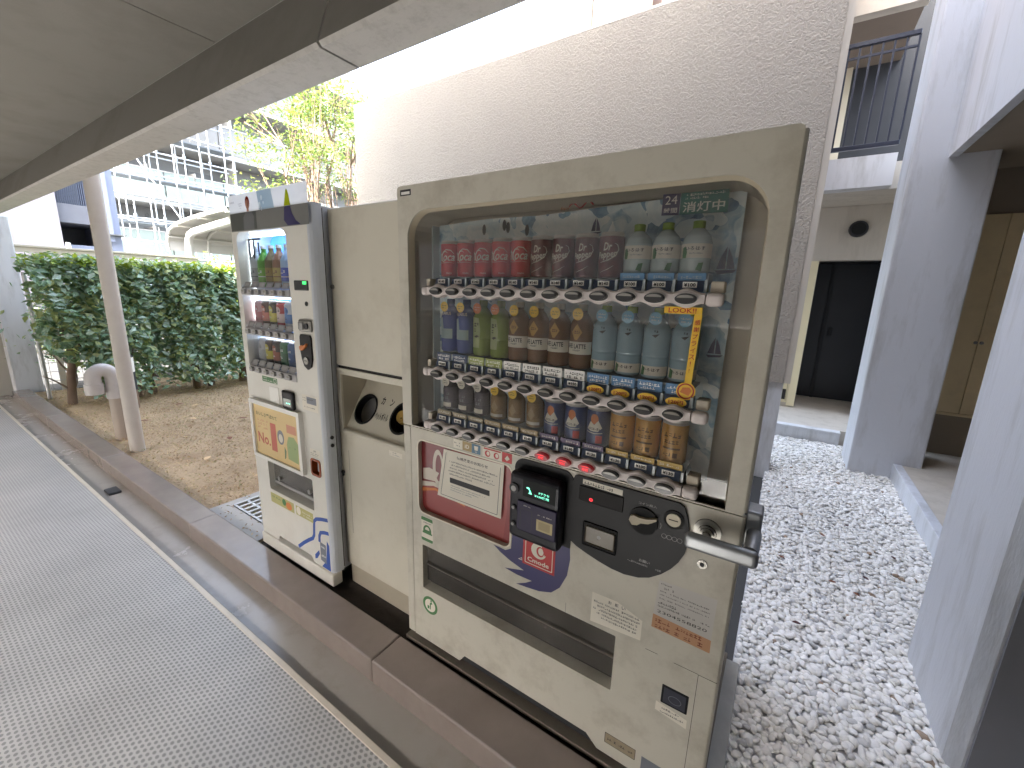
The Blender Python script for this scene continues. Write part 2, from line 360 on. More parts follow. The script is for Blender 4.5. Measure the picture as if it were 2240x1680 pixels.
# dead grass and litter: uncountable
k = 26000; P = np.stack([RNG.uniform(-7.2, -1.3, k), RNG.uniform(0, 3.1, k)**1.0, np.full(k, -.05)], 1); P[:, 2] += RNG.uniform(-.008, .012, k)
Nn = np.tile(np.array([[0, 0, 1.]]), (k, 1))
G = [mat('straw_a', S(206, 182, 136), .9, var=.2), mat('straw_b', S(178, 150, 112), .9, var=.2), mat('straw_c', S(150, 150, 96), .9, var=.2), mat('straw_d', S(150, 120, 88), .9, var=.2)]
link('dead_grass', leaf_mesh('dead_grass', P, Nn, .026, None, .25, .5, G), label='dry brown grass and litter scattered over the soil', cat='dead grass', kind='stuff')
# individual fallen leaves
lm = [mat('leaf_tan', S(206, 176, 136), .8, var=.2), mat('leaf_brown', S(120, 78, 58), .8, var=.2), mat('leaf_dark', S(82, 50, 48), .8, var=.2)]
def fallen(x, y, z, sz, m, rot, label, grp):
    pr = [(0, -.5), (.16, -.3), (.28, 0), (.2, .28), (0, .55), (-.2, .28), (-.28, 0), (-.16, -.3)]; c_, s_ = math.cos(rot), math.sin(rot)
    vs = [(x+sz*(a*c_-b*s_), y+sz*(a*s_+b*c_), z+sz*.35*abs(a)+sz*.12*b*b) for a, b in pr]
    for t in ('t',): vs += [(vx, vy, vz+.0015) for vx, vy, vz in vs]
    mid = [(x+sz*(-b*s_)*1, y+sz*(b*c_), z+.002) for b in (-.5, .55)]
    MB(m).add(vs, [tuple(range(8, 16)), tuple(range(7, -1, -1))]+[(i, (i+1) % 8, 8+(i+1) % 8, 8+i) for i in range(8)]).build('fallen_leaf', label=label, cat='leaf', group=grp)
spots = [(-2.9, .35), (-3.3, .7), (-2.6, .8), (-4.6, .4), (-4.9, 1.0), (-3.9, 1.1), (-2.2, .45), (-5.1, .9), (-4.3, .75), (-3.0, 1.2)]
for i, (x, y) in enumerate(spots): fallen(x, y, -.03, .09, lm[i % 2], random.uniform(0, 6), 'curled dry leaf lying on the brown lawn soil', 'dry leaves on the lawn')
spots = [(1.72, 1.55), (1.78, 1.75), (1.62, 1.6), (1.45, 1.12), (1.38, 1.7), (1.95, 2.1), (1.6, 2.15), (1.75, 2.4)]
for i, (x, y) in enumerate(spots): fallen(x, y, -.034, .036, lm[1+i % 2], random.uniform(0, 6), 'small brown dead leaf resting on the white pebbles', 'dead leaves on the pebbles')

# pebbles: uncountable
MB(mat('pebble_bed', S(200, 198, 198), .9, var=.2, scale=40)).box(1.22, 2.6, -.03, 4.6, -.139, -.074).build('gravel_bed', kind='structure')
bm = bmesh.new(); bmesh.ops.create_icosphere(bm, subdivisions=2, radius=1); bm.verts.index_update(); IV = np.array([v.co[:] for v in bm.verts]); IF = np.array([[v.index for v in f.verts] for f in bm.faces]); bm.free()
pts = []
yy = .02
while yy < 4.52:
    st = .0195
    xx = 1.235+RNG.uniform(0, .01); xmax = 2.165 if yy > 1.25 else 2.0
    while xx < xmax:
        pts.append((xx+RNG.normal(0, .005), yy+RNG.normal(0, .005), -.064+RNG.uniform(-.010, .010))); xx += st*1.15
    yy += st*.92
P = np.array(pts); k = len(P)
sc_ = np.stack([RNG.uniform(.012, .020, k), RNG.uniform(.0105, .0155, k), RNG.uniform(.007, .011, k)], 1)
sc_ *= np.clip(RNG.normal(1, .16, k), .7, 1.45)[:, None]; ang = RNG.uniform(0, 2*PI, k); tl = RNG.normal(0, .22, (k, 2))
ca, sa = np.cos(ang), np.sin(ang)
Vp = IV[None]*sc_[:, None]*(1+.10*np.sin(3*IV[None, :, 0]+ang[:, None])[..., None])
Vx = Vp[..., 0]*ca[:, None]-Vp[..., 1]*sa[:, None]; Vy = Vp[..., 0]*sa[:, None]+Vp[..., 1]*ca[:, None]; Vz = Vp[..., 2]+Vx*tl[:, :1]+Vy*tl[:, 1:]
V = np.stack([Vx, Vy, Vz], -1)+P[:, None]
F = (IF[None]+(np.arange(k)*len(IV))[:, None, None]).reshape(-1, 3)
PB = [mat('pebble_white', S(240, 237, 232), .6, var=.04, scale=20), mat('pebble_pale', S(230, 226, 220), .6, var=.05, scale=20), mat('pebble_cream', S(228, 224, 216), .6, var=.08, scale=20), mat('pebble_grey', S(196, 194, 192), .6, var=.1, scale=20), mat('pebble_brown', S(160, 140, 120), .7, var=.2, scale=20)]
me = np_mesh('white_pebbles', V.reshape(-1, 3), F, PB, True)
me.polygons.foreach_set('material_index', np.repeat(RNG.choice(5, k, p=[.44, .28, .20, .075, .005]), len(IF)).astype(np.int32))
link('white_pebbles', me, label='white rounded pebbles covering the strip beside the vending machines', cat='pebbles', kind='stuff')

# ------------------------------------------------------------------ roof of the walkway and added shading block above
roof = thing('walkway_roof', (0, 0, 2.2), 'grey concrete ceiling slab and edge beam above the walkway', 'roof')
for x0, x1 in ((-8.2, -1.0745), (-1.0695, 3.4), (3.405, 9.5)):
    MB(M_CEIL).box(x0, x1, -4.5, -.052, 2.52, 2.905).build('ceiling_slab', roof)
M_COVE = M_CEIL
def beam_prof(x0, x1):
    b = MB(M_BEAM)
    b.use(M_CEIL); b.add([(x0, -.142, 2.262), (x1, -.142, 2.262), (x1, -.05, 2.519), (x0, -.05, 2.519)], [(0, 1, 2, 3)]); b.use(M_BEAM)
    pr = [(-.142, 2.262), (-.13, 2.25), (.02, 2.25), (.032, 2.262), (.032, 2.9), (-.05, 2.9), (-.0495, 2.519)]
    n_ = len(pr)
    b.add([(x0, y, z) for y, z in pr]+[(x1, y, z) for y, z in pr], [(i, i+1, n_+i+1, n_+i) for i in range(n_-1)]+[tuple(range(n_-1, -1, -1)), tuple(range(n_, 2*n_))])
    return b
for x0, x1 in ((-8.2, -.205), (-.193, 3.9), (3.91, 9.5)): beam_prof(x0, x1).build('edge_beam', roof)
MB(M_RUBBER).box(-.204, -.194, -.12, .02, 2.262, 2.30).build('beam_joint', roof)
up = thing('shading_block', (0, -1.6, 2.6), 'unseen block above the walkway ceiling, heights shaped to shade the court', 'building')
M_SHADEBLK = mat('shading_block_brown', S(124, 118, 110), .7, var=.1)  # dark tone chosen to cut bounce light in the court
MB(M_SHADEBLK).box(-5.0, .5, -4.5, .0, 2.91, 6.6).build('wall', up)  # unseen mass sized to keep sun off court and stucco wall
MB(M_SHADEBLK).box(.502, 9.5, -4.5, .0, 2.91, 7.6).build('shading_block_high', up)  # made higher to keep sun off the right column
MB(M_SHADEBLK).box(-8.2, -5.002, -4.5, .0, 2.91, 3.0).build('shading_block_low', up)  # kept low so sun and sky reach the hedge and tree
# ground-floor end wall at the far left
b = thing('end_wall', (-7.6, -1, -.1), 'beige wall closing the far end of the walkway', 'wall')
MB(M_PLASTW).box(-7.95, -7.75, -4.5, .05, -.139, 2.56).build('wall_face', b)
MB(mat('brown_door_paint', S(150, 132, 108), .5, var=.08)).rbox(-7.748, -7.71, -1.5, -.55, -.10, 2.0, .006).build('door', b)
b = MB(M_PLAST); b.rbox(-7.62, -7.40, -.15, .112, -.139, 2.249, .012); b.build('end_pillar', label='slim grey pillar at the far end of the walkway kerb', cat='pillar')
b = thing('added_back_wall', (0, -4.6, -.1), 'unseen grey wall added behind the camera, its opening shaped for walkway light', 'wall')
MB(M_CONC).box(-7.7, 1.2, -4.65, -4.5, -.139, 1.15).build('added_parapet', b); MB(M_CONC).box(1.202, 7, -4.65, -4.5, -.139, 2.56).build('added_solid_wall', b); MB(M_CONC).box(-7.7, 1.2, -4.65, -4.5, 2.27, 2.56).build('added_downstand', b)  # added pieces that set how much light reaches floor and machine fronts
# far side of the walkway: piers, open to the sunlit yard behind
for i, x in enumerate((-6.2, -2.2, 4.6)):
    MB(M_PLASTW).rbox(x, x+.5, -4.49, -4.1, -.139, 2.519, .01).build('pier', label='square pier holding the ceiling behind the camera, '+ORD[i]+' from the end wall', cat='pier')

MB(M_PLASTW).box(7.0, 7.2, -4.5, -.3, -.139, 2.56).build('light_blocking_wall', label='unseen beige wall added right of the camera to block light', cat='wall')  # added out of view to keep light out of the recess

# ------------------------------------------------------------------ stucco wall behind the machines
wl = thing('stucco_wall', (-1.5, 3.3, -.1), 'tall pale wall with rough stucco texture behind the vending machines', 'wall')
MB(M_STUC).box(-4.4, 1.25, 3.2, 3.45, .775, 3.985).build('stucco_face', wl)
b = MB(M_PLASTW); b.box(1.251, 1.30, 3.205, 3.448, .775, 3.985); b.build('end_strip', wl)
b = MB(M_PLAST); b.rbox(-4.39, 1.252, 3.225, 3.44, -.135, .773, .004); b.build('base_course', wl)
b = MB(mat('white_coping', S(232, 230, 226), .6, var=.05)); b.rbox(-4.402, 1.302, 3.2, 3.452, 3.987, 4.01, .004); b.build('coping', wl)

# ------------------------------------------------------------------ building on the right
bd = thing('apartment_entrance', (1.8, 4.5, -.1), 'pale apartment building with entrance alcove, balcony and recess on the right', 'building')
M_LAV = mat('cool_render', S(204, 206, 212), .8, var=.06, scale=2, bump=.5, bscale=50, bdist=.004, dirt=S(148, 146, 142), dscale=2.0, damt=.6, stretch=(3, 3, .5))
b = MB(M_LAV); b.rbox(1.86, 2.36, 3.72, 4.22, -.139, 8, .012); b.build('column', bd)
b = MB(M_PLAST); b.box(1.2, 1.858, 4.55, 4.64, -.138, .06); b.rbox(1.2, 1.858, 4.53, 4.64, .061, .082, .004); b.build('step', bd)
MB(M_PLASTW).box(1.2, 2.8, 4.641, 7.2, -.13, .078).build('alcove_floor', bd)
b = MB(M_PLAST); b.box(1.02, 1.858, 4.55, 4.72, 2.6, 2.89); b.build('balcony_edge', bd)
MB(M_PLASTW).box(.9, 2.9, 4.721, 7, 2.6, 2.85).build('balcony_slab', bd)
# wall with door opening at the back of the alcove
b = MB(M_PLASTW); b.plate([[(.9, .079), (1.425, .079), (1.425, 1.98), (2.12, 1.98), (2.12, .079), (2.8, .079), (2.8, 2.598), (.9, 2.598)]], 5.55, 5.75); b.build('alcove_wall', bd)
b = MB(mat('passage_darkness', S(40, 40, 44), .4, var=.15)); b.box(1.30, 2.4, 6.5, 6.55, .08, 2.3); b.build('passage_dark_sheet', bd)  # dark sheet standing in for the unlit depth of the passage
b = MB(M_DGREY); b.rbox(1.62, 1.66, 6.47, 6.499, .08, 2.2, .004); b.rbox(1.70, 1.74, 6.44, 6.499, 1.0, 1.12, .006); b.build('passage_sheet_trim', bd)  # trim and handle added on the dark sheet
b = MB(M_DGREY); b.box(1.34, 1.40, 5.76, 6.5, .08, 2.3); b.box(2.14, 2.2, 5.76, 6.5, .08, 2.3); b.box(1.34, 2.2, 5.76, 6.5, 2.0, 2.05); b.build('passage_lining', bd)  # lining coloured dark for the unlit passage
MB(mat('ivory_steel', S(226, 214, 178), .45, var=.05)).rbox(1.335, 1.424, 5.52, 5.549, .10, 1.97, .004).build('door_frame', bd)
fr = MB(mat('ivory_steel2', S(220, 208, 172), .45, var=.05)); fr.rbox(1.262, 1.332, 5.515, 5.549, .14, 1.93, .004); fr = fr.build('meter_box', bd)
b = MB(M_RUBBER); b.box(1.318, 1.321, 5.513, 5.5148, .16, 1.9); b.box(1.272, 1.312, 5.51, 5.5148, .18, .32); b.build('louvre', fr)
vp = MB(M_DGREY); vp.cyl((1.75, 5.549, 2.335), (1.75, 5.515, 2.335), .095, .09, 24); vp = vp.build('vent_ring', bd)
MB(M_BLACKM).cyl((1.75, 5.516, 2.335), (1.75, 5.509, 2.335), .07, n=24).build('vent_hole', vp)
M_BROWNW = mat('brown_render', S(120, 108, 98), .8, var=.08)
# balcony: railing with separate bars
M_RAILB = mat('black_steel', S(40, 44, 58), .4, .3, var=.1)
b = MB(M_RAILB); b.rbox(1.30, 1.855, 4.585, 4.625, 3.89, 3.93, .004); b.build('top_rail', bd)
b = MB(M_RAILB); b.box(1.32, 1.855, 4.595, 4.615, 3.79, 3.81); b.build('mid_rail', bd)
b = MB(M_RAILB); b.rbox(1.30, 1.855, 4.585, 4.625, 2.97, 3.01, .004); b.build('bottom_rail', bd)
for i in range(7):
    x = 1.335+i*.086; MB(M_RAILB).box(x-.008, x+.008, 4.597, 4.613, 3.011, 3.889).build('baluster', bd)
b = MB(M_RAILB); b.rbox(1.285, 1.315, 4.58, 4.63, 2.891, 3.97, .004); b.build('rail_post', bd)
MB(M_BROWNW).box(.9, 2.4, 5.9, 6.1, 2.851, 5.6).build('balcony_wall', bd)
b = MB(mat('dark_glass_door', S(58, 60, 64), .3, var=.2)); b.box(1.43, 2.2, 5.86, 5.899, 2.9, 4.9); b.build('balcony_door', bd)
b = MB(mat('ivory_sash', S(214, 204, 180), .5)); b.box(1.33, 1.43, 5.8, 5.858, 2.9, 4.75); b.build('sash', bd)
b = MB(M_PLASTW); b.box(1.02, 1.858, 4.5, 4.62, 4.12, 4.5); b.use(M_BROWNW); b.box(1.02, 1.858, 4.621, 6.2, 4.2, 4.5); b.build('lintel', bd)
b = MB(M_PLASTW); b.box(.9, 1.29, 4.5, 5.55, 4.52, 8); b.build('upper_wall', bd)
# recess on the right with cupboards
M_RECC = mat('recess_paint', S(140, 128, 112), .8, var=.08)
b = MB(M_LAV); b.box(2.07, 2.125, .034, 3.72, 2.6, 8); b.build('overhang_wall', bd)
MB(M_RECC).box(2.126, 5.2, .034, 4.5, 2.62, 2.8).build('recess_ceiling', bd)
MB(M_PLASTW).box(2.23, 5.2, 1.0, 4.5, -.13, .082).build('recess_floor', bd)
b = MB(M_LAV); b.rbox(2.168, 2.229, 1.0, 3.718, -.137, .088, .004); b.build('recess_kerb', bd)
MB(M_RECC).box(2.361, 5.2, 4.36, 4.5, .083, 2.619).build('recess_back', bd)
MB(M_RECC).box(5.2, 5.35, -.4, 4.5, -.13, 2.619).build('recess_side', bd)
M_CUP = mat('cupboard_paint', S(224, 204, 162), .5, var=.06, dirt=S(170, 150, 112), dscale=4, damt=.3)
for i in range(4):
    x = 2.50+i*.155
    c = MB(M_CUP); c.rbox(x, x+.151, 4.325, 4.359, .5, 2.25, .003); c = c.build('cupboard_door', bd)
    kx = x+.135 if i % 2 == 0 else x+.018
    kb = MB(M_CHROME); kb.cyl((kx, 4.324, 1.16), (kx, 4.31, 1.16), .006, n=10); kb.cyl((kx, 4.31, 1.16), (kx, 4.297, 1.16), .014, .012, n=14); kb.build('knob', c)
b = MB(M_CUP); b.box(2.5, 3.12, 4.33, 4.359, .47, .495); b.build('cupboard_sill', bd)
# near right pillar: pale chamfered sides, dark painted front
pl = thing('near_pillar', (2.2, .95, -.1), 'square pillar at the right edge with dark grey painted front', 'pillar')
b = MB(M_LAV); vs = [(1.87, .70), (1.905, .664), (2.62, .664), (2.62, 1.22), (1.87, 1.22)]; n_ = 5
b.add([(x, y, -.139) for x, y in vs]+[(x, y, 2.619) for x, y in vs], [(i, (i+1) % n_, n_+(i+1) % n_, n_+i) for i in range(n_)]); b.build('shaft', pl)
MB(M_RECC).box(2.621, 5.2, .80, 1.0, -.13, 2.619).build('light_blocking_wall', bd)  # added to shut walkway light out of the recess
b = MB(M_PILG); b.box(1.912, 2.615, .652, .6635, -.13, 2.6); b.build('painted_front', pl)
# upper storey posts seen over the stucco wall
us = thing('upper_storey', (0, 4.2, 4), 'upper storey of the building behind the stucco wall with posts and pipes', 'building')
MB(mat('brown_panel', S(140, 124, 116), .7, var=.1)).box(-.78, 1.28, 4.1, 4.3, 2.0, 8).build('wall', us)
b = MB(mat('grey_post', S(150, 142, 134), .6, var=.06)); b.box(-1.10, -.97, 3.56, 3.7, 2.0, 8); b.build('post', us)
MB(M_WPLAS).cyl((-.91, 3.62, 2.0), (-.91, 3.62, 8), .045).build('downpipe', us)
b = MB(mat('cream_post', S(206, 194, 176), .6)); b.box(-.56, -.38, 3.6, 3.75, 2.0, 8); b.build('post', us)
b = MB(mat('brown_post', S(128, 112, 100), .6)); b.box(-.84, -.62, 3.75, 3.9, 2.0, 8); b.build('post', us)
b = MB(M_DGREY); b.prism([(-.67, 4.0), (-.42, 4.0), (-.42, 4.18), (-.52, 4.25), (-.67, 4.2)], 3.5, 3.58, True); b.build('bracket', us)

# ================================================================== LARGE VENDING MACHINE (front face y=0, x 0..1.19)
vm = thing('vending_machine', (.6, .36, -.03), 'large beige drink vending machine nearest the camera with unlit window', 'vending machine')
M_IN = mat('case_liner', S(200, 190, 172), .5, var=.06)
M_GLASS = glass_mat('display_glass', (.98, .98, .97), .06, 1.0)
M_BTNTOP = mat('button_pale_top', S(150, 146, 138), .15, var=.05)  # pale grey for the upper part of each button face
M_BTN = mat('button_body', S(44, 42, 40), .28, var=.1)
M_REDLED = mat('red_led', S(255, 30, 40), .4, var=0, emit=.09, ecol=(1, .03, .05))
M_REDBTN = mat('lit_button', S(96, 14, 18), .3, var=.1, emit=.008, ecol=(1, .02, .04))
M_GRNLED = mat('green_led', S(120, 255, 210), .4, var=0, emit=.12, ecol=(.25, 1, .7))
M_TAGBLUE = mat('price_plate_blue', S(66, 78, 102), .35, var=.15, scale=30)
M_CLEAR = mat('clear_acrylic', S(170, 178, 180), .2, var=.05)
# ice poster
M_ICE = mat('ice_poster', S(140, 160, 178), .5, var=0)
n, l, p = tree_of(M_ICE); tc = n.new('ShaderNodeTexCoord')
ns = n.new('ShaderNodeTexNoise'); ns.inputs['Scale'].default_value = 5; ns.inputs['Detail'].default_value = 3; l.new(tc.outputs['Object'], ns.inputs['Vector'])
va = n.new('ShaderNodeVectorMath'); va.operation = 'MULTIPLY_ADD'; va.inputs[1].default_value = (.5, .5, .5); l.new(ns.outputs[1], va.inputs[0]); l.new(tc.outputs['Object'], va.inputs[2])
vo = n.new('ShaderNodeTexVoronoi'); vo.inputs['Scale'].default_value = 13; l.new(va.outputs[0], vo.inputs['Vector'])
n2 = n.new('ShaderNodeTexNoise'); n2.inputs['Scale'].default_value = 22; n2.inputs['Detail'].default_value = 6; l.new(va.outputs[0], n2.inputs['Vector'])
sr = n.new('ShaderNodeSeparateColor'); l.new(vo.outputs['Color'], sr.inputs[0])
am = n.new('ShaderNodeMath'); am.operation = 'MULTIPLY_ADD'; am.inputs[1].default_value = .55; l.new(n2.outputs[0], am.inputs[0]); ms = n.new('ShaderNodeMath'); ms.operation = 'MULTIPLY'; ms.inputs[1].default_value = .55; l.new(sr.outputs[0], ms.inputs[0]); l.new(ms.outputs[0], am.inputs[2])
cr_ = n.new('ShaderNodeValToRGB'); l.new(am.outputs[0], cr_.inputs[0])
for pos, c in ((.2, S(60, 98, 136)), (.38, S(134, 168, 190)), (.5, S(200, 216, 220)), (.8, S(238, 242, 240))):
    e_ = cr_.color_ramp.elements.new(pos); e_.color = (*c, 1)
l.new(cr_.outputs[0], p.inputs['Base Color'])

b = MB(M_CREAM); b.rbox(.006, 1.184, .18, .715, .03, 1.822, .006); b.plate([[(.006, .03), (1.184, .03), (1.184, 1.822), (.006, 1.822)], [(.03, .05), (.03, 1.80), (1.16, 1.80), (1.16, .05)]], .062, .179); b.build('cabinet', vm)
b = MB(M_RUBBER); b.plate([[(.014, .04), (1.176, .04), (1.176, 1.815), (.014, 1.815)], [(.035, .055), (.035, 1.795), (1.155, 1.795), (1.155, .055)]], .046, .061); b.build('door_gasket', vm)
b = MB(M_DGREY); b.box(.03, 1.16, .05, .70, -.012, .03); b.build('kick_plate', vm)
b = MB(mat('base_steel', S(120, 112, 100), .5, .4, var=.15)); b.rbox(-.008, 1.197, -.012, .71, -.031, -.013, .003); b.build('base_plate', vm)
# upper door frame with rounded window
win = rrect(.047, 1.150, .966, 1.748, .095, 8, (0, 0, 1, 1))
out = rrect(0, 1.190, .962, 1.830, .012, 4, (0, 0, 1, 1))
fr = MB(M_CREAM); fr.plate([out, win], 0, .045); fr = fr.build('window_frame', vm)
b = MB(mat('frame_bevel', S(196, 184, 160), .35, var=.05)); w2 = rrect(.052, 1.145, .966, 1.742, .09, 8, (0, 0, 1, 1))
n_ = len(win); b.add([(x, .006, z) for x, z in win]+[(x, .03, z) for x, z in w2], [(i, (i+1) % n_, n_+(i+1) % n_, n_+i) for i in range(n_)], True); b.build('window_bevel', fr)
b = MB(M_CREAM); b.cyl((1.186, .012, .97), (1.186, .012, 1.82), .012, n=12); b.build('edge_roll', fr)
ds = MB(M_IN); lw = rrect(.052, 1.145, .966, 1.742, .09, 8, (0, 0, 1, 1)); n_ = len(lw)
ds.add([(x, .03, z) for x, z in lw]+[(x, .17, z) for x, z in lw], [(i, (i+1) % n_, n_+(i+1) % n_, n_+i) for i in range(n_)]); ds.rect(.03, 1.17, .95, 1.78, .171); ds.build('display_case', vm)
po = MB(M_ICE); po.poly([(.07, .99), (1.085, .975), (1.088, 1.74), (.9, 1.738), (.5, 1.722), (.3, 1.725), (.075, 1.715)], .135)
po.use(M_CLEAR); po.box(.068, .074, .1, .16, .99, 1.73); po = po.build('ice_poster', vm)
b = MB(M_NAVY)
for cx, cz, k in ((1.062, 1.555, 1), (1.062, 1.335, .8), (.70, 1.665, .7)):
    b.poly([(cx-.022*k, cz), (cx-.002*k, cz), (cx-.002*k, cz+.055*k), (cx-.014*k, cz+.03*k)], .1338); b.poly([(cx+.001*k, cz), (cx+.02*k, cz), (cx+.012*k, cz+.03*k), (cx+.001*k, cz+.052*k)], .1338); b.poly([(cx-.026*k, cz-.004), (cx-.018*k, cz-.014*k), (cx+.018*k, cz-.01*k), (cx+.026*k, cz-.002)], .1338)
b.use(M_DGREY)
for cx, cz in ((.285, 1.69), (.37, 1.70), (.385, 1.692), (.46, 1.68)): b.poly(ell(cx, cz, .008, .018, 12), .1338)
b.build('printed_shapes', po)
b = MB(M_RED); b.tube([(.62+i*.007, .11, 1.735+.008*math.sin(i*.9)+i*.0003) for i in range(12)], .0022, 5); b.use(M_ORANGE); b.text('Enjoy', .595, 1.735, .012, .1335, shear=.3); b.build('red_ribbon', po)
b = MB(M_GLASS); b.plate([rrect(.049, 1.148, .966, 1.746, .093, 8, (0, 0, 1, 1))], .0285, .03, False); b.build('glass_pane', vm)
b = MB(M_DGREY); b.rbox(.905, 1.05, .09, .10, 1.7425, 1.7475, .001); b.build('lamp_strip', vm)
# "24 hours, lights off" sign
b = MB(M_TEAL); b.poly([(.941, 1.688), (1.054, 1.687), (1.052, 1.740), (.941, 1.740)], .0985); b.use(M_NAVY); b.poly([(.896, 1.689), (.940, 1.688), (.940, 1.740), (.896, 1.741)], .0985)
b.use(M_WPLAS); b.text('24', .918, 1.7255, .021, .098, .03); b.text('時間', .918, 1.7, .013, .098, .033, bold=.01); b.text('消灯中', .997, 1.705, .025, .098, .098, bold=.012); b.scrib(.948, 1.048, 1.734, .006, .098, .9, 3); b.scrib(.948, 1.02, 1.726, .005, .098, .8, 4)
b.build('lights_off_sign', vm)
# LOOK sign
b = MB(M_YEL); b.poly([(.948, 1.440), (1.038, 1.440), (1.038, 1.457), (.948, 1.457)], .018); b.poly([(1.016, 1.262), (1.033, 1.262), (1.039, 1.4398), (1.021, 1.4398)], .018); b.poly(ell(1.022, 1.247, .0235, .0235), .0175)
b.use(M_RED); b.text('LOOK!!', .992, 1.4485, .012, .0172, .066, bold=.015)
for i, ch in enumerate('感謝プライス!!'): b.text(ch, 1.0305-i*.0009, 1.421-i*.0172, .0125 if i < 7 else .009, .0172, bold=.012)
b.plate([ell(1.022, 1.247, .0205, .0205), ell(1.022, 1.247, .017, .017)], .0168, .017, False); b.use(M_ORANGE); b.poly([(1.008, 1.243), (1.03, 1.236), (1.036, 1.25), (1.03, 1.258), (1.014, 1.256)], .0168)
b.build('look_sign', vm)

ROWS = [(1.477, 0), (1.189, 1), (.986, 2)]
BX = [.1945+i*.0735 for i in range(12)]
PRICE = [['¥140']*9+['¥100']*3, ['¥160', '¥160', '¥140', '¥140', '¥150', '¥150', '¥150', '¥150', None, None, None, None], ['¥140']*6+['¥130']*6]
btn = MB(M_BTN)
btn.prism(ell(0, 0, .0245, .0125, 24), -.012, .01); btn.prism(ell(0, 0, .022, .0105, 24), -.0155, -.012)
btn.use(M_BTNTOP); btn.poly(ell(0, .0012, .0195, .0082, 16, R(8), R(172)), -.0162)
btn_me = btn.build('tmp', local=True); BTN = btn_me.data; bpy.data.objects.remove(btn_me)
btn = MB(M_REDBTN); btn.prism(ell(0, 0, .0245, .0125, 24), -.012, .01); btn.prism(ell(0, 0, .022, .0105, 24), -.0155, -.012)
btn.use(M_REDLED); btn.text('売切', 0, -.0015, .010, -.0165, .019, bold=.02); btn.poly(ell(0, .005, .015, .003, 14, R(15), R(165)), -.0162)
btn_me = btn.build('tmp', local=True); BTNR = btn_me.data; bpy.data.objects.remove(btn_me)
M_RING = mat('button_surround', S(232, 226, 220), .35, var=.02)
for z, r in ROWS:
    rail = MB(M_RAIL); N = 180; xs = [.146+(1.044-.146)*i/N for i in range(N+1)]
    wav = lambda x: .0155+.0055*math.cos(2*PI*(x-BX[0])/.0735)
    up_, dn = [(x, z+wav(x)) for x in xs], [(x, z-wav(x)-.001) for x in xs]
    rail.prism(dn+up_[::-1], -.009, .02)
    # rounded shoulder along the rail
    nn = len(xs); rail.add([(x, -.009, zz) for x, zz in up_]+[(x, -.004, zz+.004) for x, zz in up_], [(i, i+1, nn+i+1, nn+i) for i in range(nn-1)], True)
    rail.use(M_RUBBER); rail.box(.6295-.0007, .6295+.0007, -.0097, -.008, z-.0125, z+.0125)
    rail = rail.build('button_rail', vm)
    for xa, xb, tip in ((.118, .1455, 0), (1.0445, 1.084, 1)):
        cp = MB(M_RAIL); cp.rbox(xa, xb, -.012, .02, z-.0165, z+.0155, .011, 4); cp.use(M_IN); cp.rbox(xa+.006, xb-.004, .012, .05, z+.0158, z+.042, .003); cp.build('rail_end', rail)
    for i, x in enumerate(BX):
        lit = r == 2 and i in (6, 7, 8)
        rg = MB(M_RING); rg.plate([ell(x, z, .0275, .015, 24), ell(x, z, .0246, .0126, 24)], -.0105, -.008); rg.build('button_ring', rail)
        o = link('lit_button' if lit else 'button', BTNR if lit else BTN, rail); o.location = (x, -.0095, z)
        pl_ = MB(M_TAGBLUE); zc = z+.030
        pl_.add([(x-.031, .012, zc-.013), (x+.031, .012, zc-.013), (x+.031, .022, zc+.013), (x-.031, .022, zc+.013)], [(0, 1, 2, 3)])
        pl_.use(M_CLEAR); pl_.box(x+.0335, x+.040, .010, .04, zc-.013, zc+.015)
        pr = PRICE[r][i]; yy = .0145
        if pr:
            pl_.use(M_WPLAS); pl_.rect(x-.0165, x+.0165, zc-.0035, zc+.0105, yy-.001); pl_.use(M_INK); pl_.text(pr, x, zc+.0035, .0088, yy-.0016, .027, bold=.03)
        else:
            pl_.use(M_YEL); pl_.prism(ell(x, zc-.002, .026, .0125, 24), .0085, .010); pl_.use(M_RED); pl_.text('120円', x, zc-.002, .0105, .0078, .036, bold=.02)
        pl_.build('price_plate', rail)
        # product name card
        nm = MB()
        if r == 1:
            m_, ink = ((M_TAGBLUE, M_WPLAS) if i < 2 else (mat('olive_card', S(150, 160, 96), .5) if i == 2 else bpy.data.materials['olive_card'], M_WPLAS) if i < 4 else (M_WPLAS, M_INK) if i < 8 else (mat('sky_card', S(90, 130, 170), .45, var=.15, scale=30) if i == 8 else bpy.data.materials['sky_card'], M_WPLAS))
            nm.use(m_); nm.box(x-.0325, x+.0325, .024, .027, z+.044, z+.072); nm.use(ink); nm.scrib(x-.028, x+.028, z+.062, .009, .0235, .95, i); nm.scrib(x-.024, x+.024, z+.051, .008, .0235, .9, i+20)
        elif r == 0 and i > 8:
            nm.use(mat('sky_card2', S(96, 134, 168), .45, var=.15, scale=30)); nm.box(x-.0325, x+.0325, .024, .027, z+.0435, z+.0615); nm.use(M_CLEAR); nm.scrib(x-.025, x+.025, z+.052, .008, .0235, .9, i)
        elif r == 2:
            cc = [S(150, 140, 118), S(160, 142, 110), S(96, 84, 110), S(190, 160, 90)][0 if i < 3 else 1 if i < 6 else 2 if i < 9 else 3]
            nm.use(mat('drink_card', cc, .5, var=.15, scale=40)); nm.box(x-.0325, x+.0325, .024, .027, z+.0435, z+.060); nm.use(M_PAPER); nm.scrib(x-.026, x+.026, z+.052, .007, .0235, .9, i)
        if nm.f: nm.build('name_card', rail)

